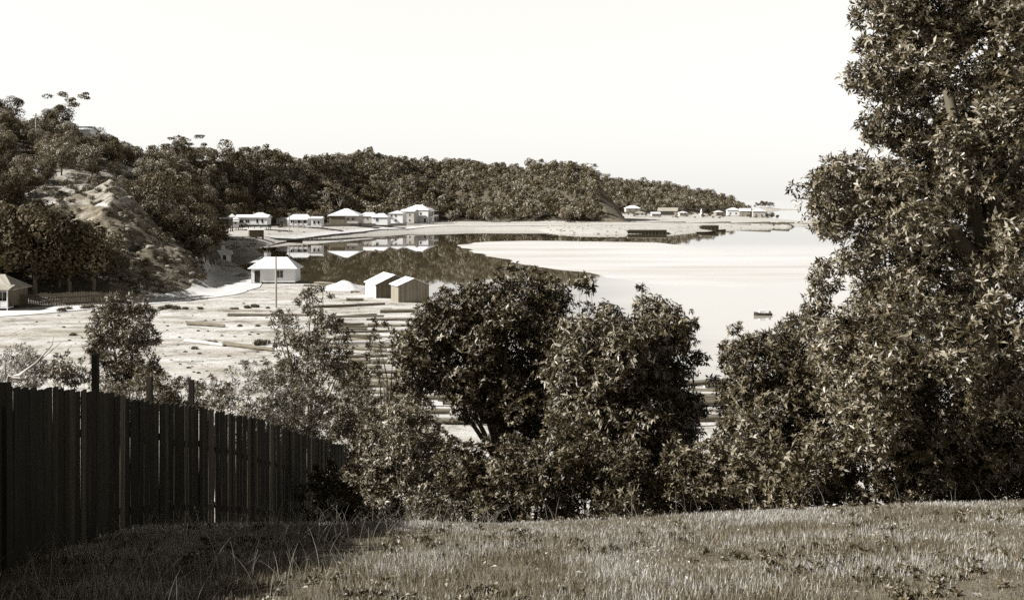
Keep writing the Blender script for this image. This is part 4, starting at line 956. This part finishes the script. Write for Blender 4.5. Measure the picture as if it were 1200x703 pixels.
for i in range(26):
    px = gl.uniform(560, 830); py = gl.uniform(455, 500); X, Y = W(px, py, .9); log(X, Y, gl.uniform(-.15, .15), gl.uniform(5, 8), gl.uniform(.18, .3), 'log glimpsed through the foliage of the middle trees', 'logs behind the middle trees', pale=gl.random() < .5)

# grass tufts on the yard
V, f, t = None, None, None
def tuft_mesh(seed):
    g = np.random.default_rng(seed); n = 260; x = np.clip(g.normal(size=n), -2, 2) * .2; y = np.clip(g.normal(size=n), -2, 2) * .18; th = g.random(n) * 6.28; le = g.uniform(.1, .7, n)
    V, f, t = leaf_geo(np.stack([x, y, 0*x - .05], -1), np.stack([np.cos(th)*le, np.sin(th)*le, np.ones(n)], -1), np.stack([np.cos(th), np.sin(th), 0*th], -1), g.uniform(.25, .6, n), np.full(n, .06), g.random(n))
    m_ = np_mesh('tussock', V, f, False, dict(tone=t)); m_.materials.append(M['leaf_mid']); return m_
TU = [tuft_mesh(i) for i in range(4)]
spots = [(72,365,1.4),(80,363,1.2),(100,362,1.5),(108,361,1.3),(190,363,1.2),(198,362,1.6),(206,363,1.5),(217,363,1.0),(235,363,.9),(272,363,.6),(277,363,.7),(290,362,1.1),(299,361,1.3),(314,362,.7),(281,383,.7),(302,383,.7),(304,405,1.5),(312,403,1.0),(86,393,.9),(228,410,.8),(245,403,.8),(252,403,.7)]
for px, py, s in spots:
    x, y = W(px, py, 1); o = link('tussock', gl.choice(TU), None, None, (x, y, gz(x, y)), gl.uniform(0, 6)); o.scale = (s, s, s * .8)
    tag(o, 'dark grass tussock growing on the open dirt yard', 'tussock', 'tussocks on the yard')
for i in range(170):
    x, y = W(gl.uniform(10, 420), gl.uniform(352, 450), 1)
    o = link('tussock', gl.choice(TU), None, None, (x, y, gz(x, y)), gl.uniform(0, 6)); s = gl.uniform(.15, .45); o.scale = (s, s, s * .7)
    tag(o, 'tiny grass tussock on the open dirt yard', 'tussock', 'tiny tussocks on the yard')
gs0 = random.Random(15)
# sawdust heap
def heap(px, py, z, w, h, name, label, mat, seed=0, d=None):
    x, y = W(px, py, z); n = 24; V = []; Fc = []; d = d or w * .8
    for i in range(n + 1):
        for j in range(n + 1):
            a = (i/n*2-1); b = (j/n*2-1); r = math.hypot(a, b); zz = h * max(0, 1 - r ** 1.5) ** 1.25 * (1 + .2 * float(vnoise(np.array([a*4.]), np.array([b*4.]), 1, seed)[0])) + .12 * h * float(vnoise(np.array([a*9.]), np.array([b*9.]), 1, seed+1)[0]) * (r < .95)
            V.append((a * w / 2, b * d / 2, zz - .05))
    for i in range(n):
        for j in range(n): q = i*(n+1)+j; Fc.append((q, q+n+1, q+n+2, q+1))
    o = link(name, np_mesh(name, V, Fc, True), mat, None, (x, y, gz(x, y))); return tag(o, label, 'heap')
heap(403, 339, 1, 8.6, 1.7, 'sawdust_heap', 'white cone of sawdust beside the larger shed', M['sawdust'], 1)
heap(283, 297, .5, 15, 3.2, 'stone_mound', 'pale rubble mound at the head of the inlet', M['rubble'], 2, 12)
heap(256, 311, .5, 9, 1.6, 'rubble_heap', 'ragged pale rubble heap beside the curving road', M['rubble'], 3, 7)
heap(290, 325, .5, 7, .9, 'rubble_heap', 'low pale rubble left of the cottage', M['rubble'], 5, 5)
x = at(250, 318); house('boat_shed', 'low long shed with flat white roof at the head of the inlet', 250, 318, 10, 5, 2.2, .3, 0, 'skillion', 'dark_board', 'white_roof', .2)
house('jetty_shed', 'small grey box shed on the inlet bank below the long house', 300, 392, 5, 3.5, 2.6, .3, math.radians(20), 'skillion', 'dark_board', 'pale_roof', .2)
for i in range(34):
    px = gs0.uniform(244, 300); py = gs0.uniform(286, 312) if px < 262 else gs0.uniform(279, 294); x, y = W(px, py, .8)
    if float(sdist(np.array([x]), np.array([y]), LAGOON)[0]) > 1:
        if i % 3: o = link('shore_stone', gs0.choice(ROCK), None, None, (x, y, gz(x, y)), gs0.uniform(0, 6)); s = gs0.uniform(.4, 1.3); o.scale = (s*1.4, s, s*.7); tag(o, 'rough pale stone among the clutter at the head of the inlet', 'stone', 'stones at the inlet')
        else: log(x, y, gs0.uniform(-.6, .6), gs0.uniform(3, 6), gs0.uniform(.15, .3), 'old log among the clutter at the head of the inlet', 'logs at the inlet')
house('inlet_hut', 'small white hut on the rubble between the curving road and the inlet', 262, 268, 3.2, 2.6, 2.0, .8, .4, 'gable', 'white_board', 'white_roof', .2, [D1('f', 0, .2, .8, 1.6)])
def stone_wall():
    pts = [W(318,283,.3), W(350,281.3,.3), W(382,279.5,.3)]
    for i in range(2):
        pass
# wharf of piles on the far shore
def wharf(px0, px1, py, lb, h=1.9, dep=5):
    xa, y = W(px0, py, 0); xb = W(px1, py, 0)[0]; r = empty('wharf', (xa, y, 0), 0, lb, 'wharf'); L = xb - xa
    MB().box(0, L, 0, dep, h-.35, h).build('deck', M['pole'], r); n = int(L / 1.5)
    for i in range(n+1):
        for yy in (.3, dep/2, dep-.3): MB().tube([(L*i/n, yy, -2), (L*i/n, yy, h-.353)], .2, 6).build('pile', M['pole_dark'], r)
    MB().box(0, L, .55, .75, 0, h-.36).build('dark_backing', M['dark_board'], r)  # solid dark slab filling the space behind the front piles
wharf(736, 781, 274.2, 'dark timber wharf on piles at the end of the sand bank')
wharf(822, 842, 270.5, 'small dark wharf in front of the far settlement', 2.8)
wharf(862, 880, 266.5, 'low dark wharf at the right of the far white buildings', 1.6, 3)
# boats
def boat(px, py, L, lb, rz=0, cabin=True, name='boat'):
    x, y = W(px, py, 0); r = empty(name, (x, y, 0), rz, lb, 'boat'); sec = []; n = 9; mb = MB()
    for i in range(n):
        s = i / (n-1); b = L * .16 * (1 - max(0, (s - .45)/.55) ** 2.2) * (.8 + .2 * min(1, s*3)); sh = .45 + .35 * s ** 2; xx = -L/2 + L*s
        sec.append([(xx, -b, sh), (xx, -b*.8, .1), (xx, 0, -.15), (xx, b*.8, .1), (xx, b, sh)])
    mb.v = [p for s_ in sec for p in s_]
    for i in range(n-1):
        for j in range(4): a = i*5+j; mb.f.append((a, a+1, a+6, a+5))
    mb.f.append((0,1,2,3,4)); mb.build('hull', M['hull'], r, True)
    dk = MB(); dk.v = [(p[0]*.97, p[1]*.93, p[2]-.08) for s_ in sec for p in (s_[0], s_[4])]
    for i in range(n-1): dk.f.append((2*i, 2*i+1, 2*i+3, 2*i+2))
    dk.build('deck', M['hull_in'], r)
    if cabin: MB().box(-L*.12, L*.2, -L*.1, L*.1, .42, 1.15).build('cabin', M['trim'], r); MB().box(-L*.42,-L*.34,-L*.1,L*.1,.42,.95).build('engine_box', M['dark_board'], r)
    return r
boat(894, 369.5, 2.5, 'small dark boat floating alone on the bright water', math.pi, True).scale = (1, 1, .62)
boat(827, 273, 9, 'dark moored boat near the small wharf', .1, False); boat(844.5, 270.5, 5, 'small dark boat beside the white far shore buildings', 0, False); boat(345, 283, 6, 'white rowing boat drawn up on the lagoon edge', .3, False)
boat(527, 262, 9, 'pale boat on the bank right of the hotel', .1, False).location.z = gz(*W(527, 262, 2))
# stones and debris on the far bank
gs = random.Random(9)
for i in range(240):
    px = gs.choice((gs.uniform(308, 500), gs.uniform(640, 735), gs.uniform(780, 880))); py = gs.uniform(266, 280) if px < 400 else (gs.uniform(266, 273) if px > 640 else gs.uniform(267, 273)); x, y = W(px, py, 1.0)
    z = gz(x, y)
    if z < .05: continue
    o = link('shore_stone', gs.choice(ROCK), None, None, (x, y, z), gs.uniform(0, 6)); s = gs.uniform(.2, .75); o.scale = (s*1.6, s, s*.7); tag(o, 'rough stone lying on the far lagoon bank', 'stone', 'stones along the far bank')
for i in range(46):
    px = gs.uniform(735, 900); Y = gs.uniform(760, 930); x = at(px, Y); z = gz(x, Y); 
    if z < .3: continue
    o = link('settlement_bush', gs.choice(SCR), None, None, (x, Y, z - .1), gs.uniform(0, 6)); s = gs.uniform(.7, 2.0); o.scale = (s*1.4, s, s); tag(o, 'low bush scattered between the far settlement houses', 'bush', 'bushes of the far settlement')
for i in range(40):
    px = gs.uniform(322, 480); Y = np.interp(px, [322, 400, 480], [452, 495, 560]) + gs.uniform(-3, 22); x = at(px, Y); z = gz(x, Y)
    o = link('garden_bush', gs.choice(SCR), None, None, (x, Y, z - .1), gs.uniform(0, 6)); s = gs.uniform(.5, 1.1); o.scale = (s*1.5, s, s); tag(o, 'small bush growing round the lagoon houses', 'bush', 'bushes round the lagoon houses')
for px, Y, s in ((905, 850, .55), (898, 852, .5), (911, 848, .4), (943, 760, .3), (952, 755, .25)):
    put_tree(DK, at(px, Y), Y, s, 'dark low tree on the sandy spit right of the last white house', 'trees on the spit', 'spit_tree')
# seawall of the spit
xa, ya = W(868, 263, .6); xb, yb = W(975, 262.5, .6); r = empty('breakwater', (xa, ya, 0), math.atan2(yb-ya, xb-xa), 'low dark stone breakwater along the sandy spit', 'breakwater'); L = math.hypot(xb-xa, yb-ya); mb = MB()
for i in range(60): u = L*i/60; hh = gs.uniform(.8, 1.9) * (1 if u < L*.6 else .6); mb.box(u, u+L/60*gs.uniform(.8,.98), gs.uniform(-.6,0), gs.uniform(1.5,2.6), -.5, hh)
mb.build('stones', M['stump'], r)
# island
def island():
    x = at(895, 1500); r = empty('rocky_island', (x, 1500, 0), 0, 'small tree-topped rocky island off the headland', 'island'); n = 40; V = []; Fc = []
    for i in range(n+1):
        for j in range(13):
            a = -22 + 75 * i / n; b = -14 + 28 * j / 12; hh = 2.6 * math.exp(-((a)/15)**4) + 1.4 * math.exp(-((a-20)/28)**4); hh *= max(0, 1 - (b/14)**2)
            V.append((a, b, hh * (1 + .35 * float(vnoise(np.array([a]), np.array([b]), 4, 3)[0])) - .3))
    for i in range(n):
        for j in range(12): q = i*13+j; Fc.append((q, q+13, q+14, q+1))
    link('rock', np_mesh('rock', V, Fc, True), M['rubble'], r)
    for k, (a, b, s) in enumerate([(-9,-2,.85),(-3,-3,1.05),(3,-2,1.0),(8,-2,.9),(12,-1,.8),(0,3,1.1),(-12,0,.45)]):
        V2, f2, t2 = LOW[k % 5]; link('island_crown', np_mesh('island_crown', V2 * np.array([s*1.3, s*1.3, s*1.15]) + np.array([a, b, 2.6]), f2, False, dict(tone=t2)), M['leaf_dark'], r)
island()

# ------------------------------------------------------------------ light, sky, camera
SUN_EL = math.radians(36); sd = Vector((-.985, -.17, 0)).normalized()
to_sun = Vector((sd.x * math.cos(SUN_EL), sd.y * math.cos(SUN_EL), math.sin(SUN_EL)))
sl = bpy.data.lights.new('sun', 'SUN'); sl.energy = 5.0; sl.angle = math.radians(.5); sl.color = (1, .99, .97)
so = bpy.data.objects.new('sun', sl); COL.objects.link(so); so.rotation_euler = to_sun.to_track_quat('Z', 'Y').to_euler(); so.location = (0, 0, 60)
wd = bpy.data.worlds.new('World'); scn.world = wd; wd.use_nodes = True; nt = wd.node_tree; bg = nt.nodes['Background']
sky = N(nt, 'ShaderNodeTexSky', sky_type='NISHITA'); sky.sun_disc = False; sky.sun_elevation = SUN_EL
sky.sun_rotation = math.atan2(to_sun.x, to_sun.y); sky.altitude = 20; sky.air_density = 1.0; sky.dust_density = .4; sky.ozone_density = 1.0
bw = N(nt, 'ShaderNodeSeparateColor'); nt.links.new(sky.outputs[0], bw.inputs[0])   # blue-sensitive plate: the sky records by its blue light
cm = N(nt, 'ShaderNodeMix', data_type='RGBA', blend_type='MULTIPLY'); cm.inputs[0].default_value = 1
veil = N(nt, 'ShaderNodeMix', data_type='FLOAT'); veil.inputs[0].default_value = .6; nt.links.new(bw.outputs[2], veil.inputs[2]); veil.inputs[3].default_value = 6.6   # thin even veil of high haze
tcw = N(nt, 'ShaderNodeTexCoord'); sz = N(nt, 'ShaderNodeSeparateXYZ'); nt.links.new(tcw.outputs['Generated'], sz.inputs[0])
mr = N(nt, 'ShaderNodeMapRange', interpolation_type='SMOOTHSTEP'); nt.links.new(sz.outputs['Z'], mr.inputs['Value'])
for i_, v_ in ((1, .18), (2, .5), (3, 1.0), (4, .08)): mr.inputs[i_].default_value = v_      # deep clear sky overhead, bright haze low down
dm_ = N(nt, 'ShaderNodeMath', operation='MULTIPLY'); nt.links.new(veil.outputs[0], dm_.inputs[0]); nt.links.new(mr.outputs[0], dm_.inputs[1])
nt.links.new(dm_.outputs[0], cm.inputs[6]); cm.inputs[7].default_value = (1.0, .985, .945, 1)
nt.links.new(cm.outputs[2], bg.inputs['Color']); bg.inputs['Strength'].default_value = .08
cam = bpy.data.cameras.new('camera'); co = bpy.data.objects.new('camera', cam); COL.objects.link(co); co.location = (0, 0, EYE); co.rotation_euler = (math.radians(90), 0, 0)
cam.sensor_width = 36; cam.lens = 36 * F / 1200; cam.shift_y = -(351.5 - HZ) / 1200; cam.clip_end = 30000; cam.clip_start = .05; scn.camera = co
scn.view_settings.view_transform = 'Standard'; scn.view_settings.look = 'None'; scn.view_settings.gamma = 1; scn.view_settings.exposure = 1.05
scn.render.engine = 'CYCLES'; scn.cycles.max_bounces = 6; scn.cycles.diffuse_bounces = 1; scn.cycles.glossy_bounces = 3; scn.cycles.transmission_bounces = 2
scn.cycles.use_denoising = False
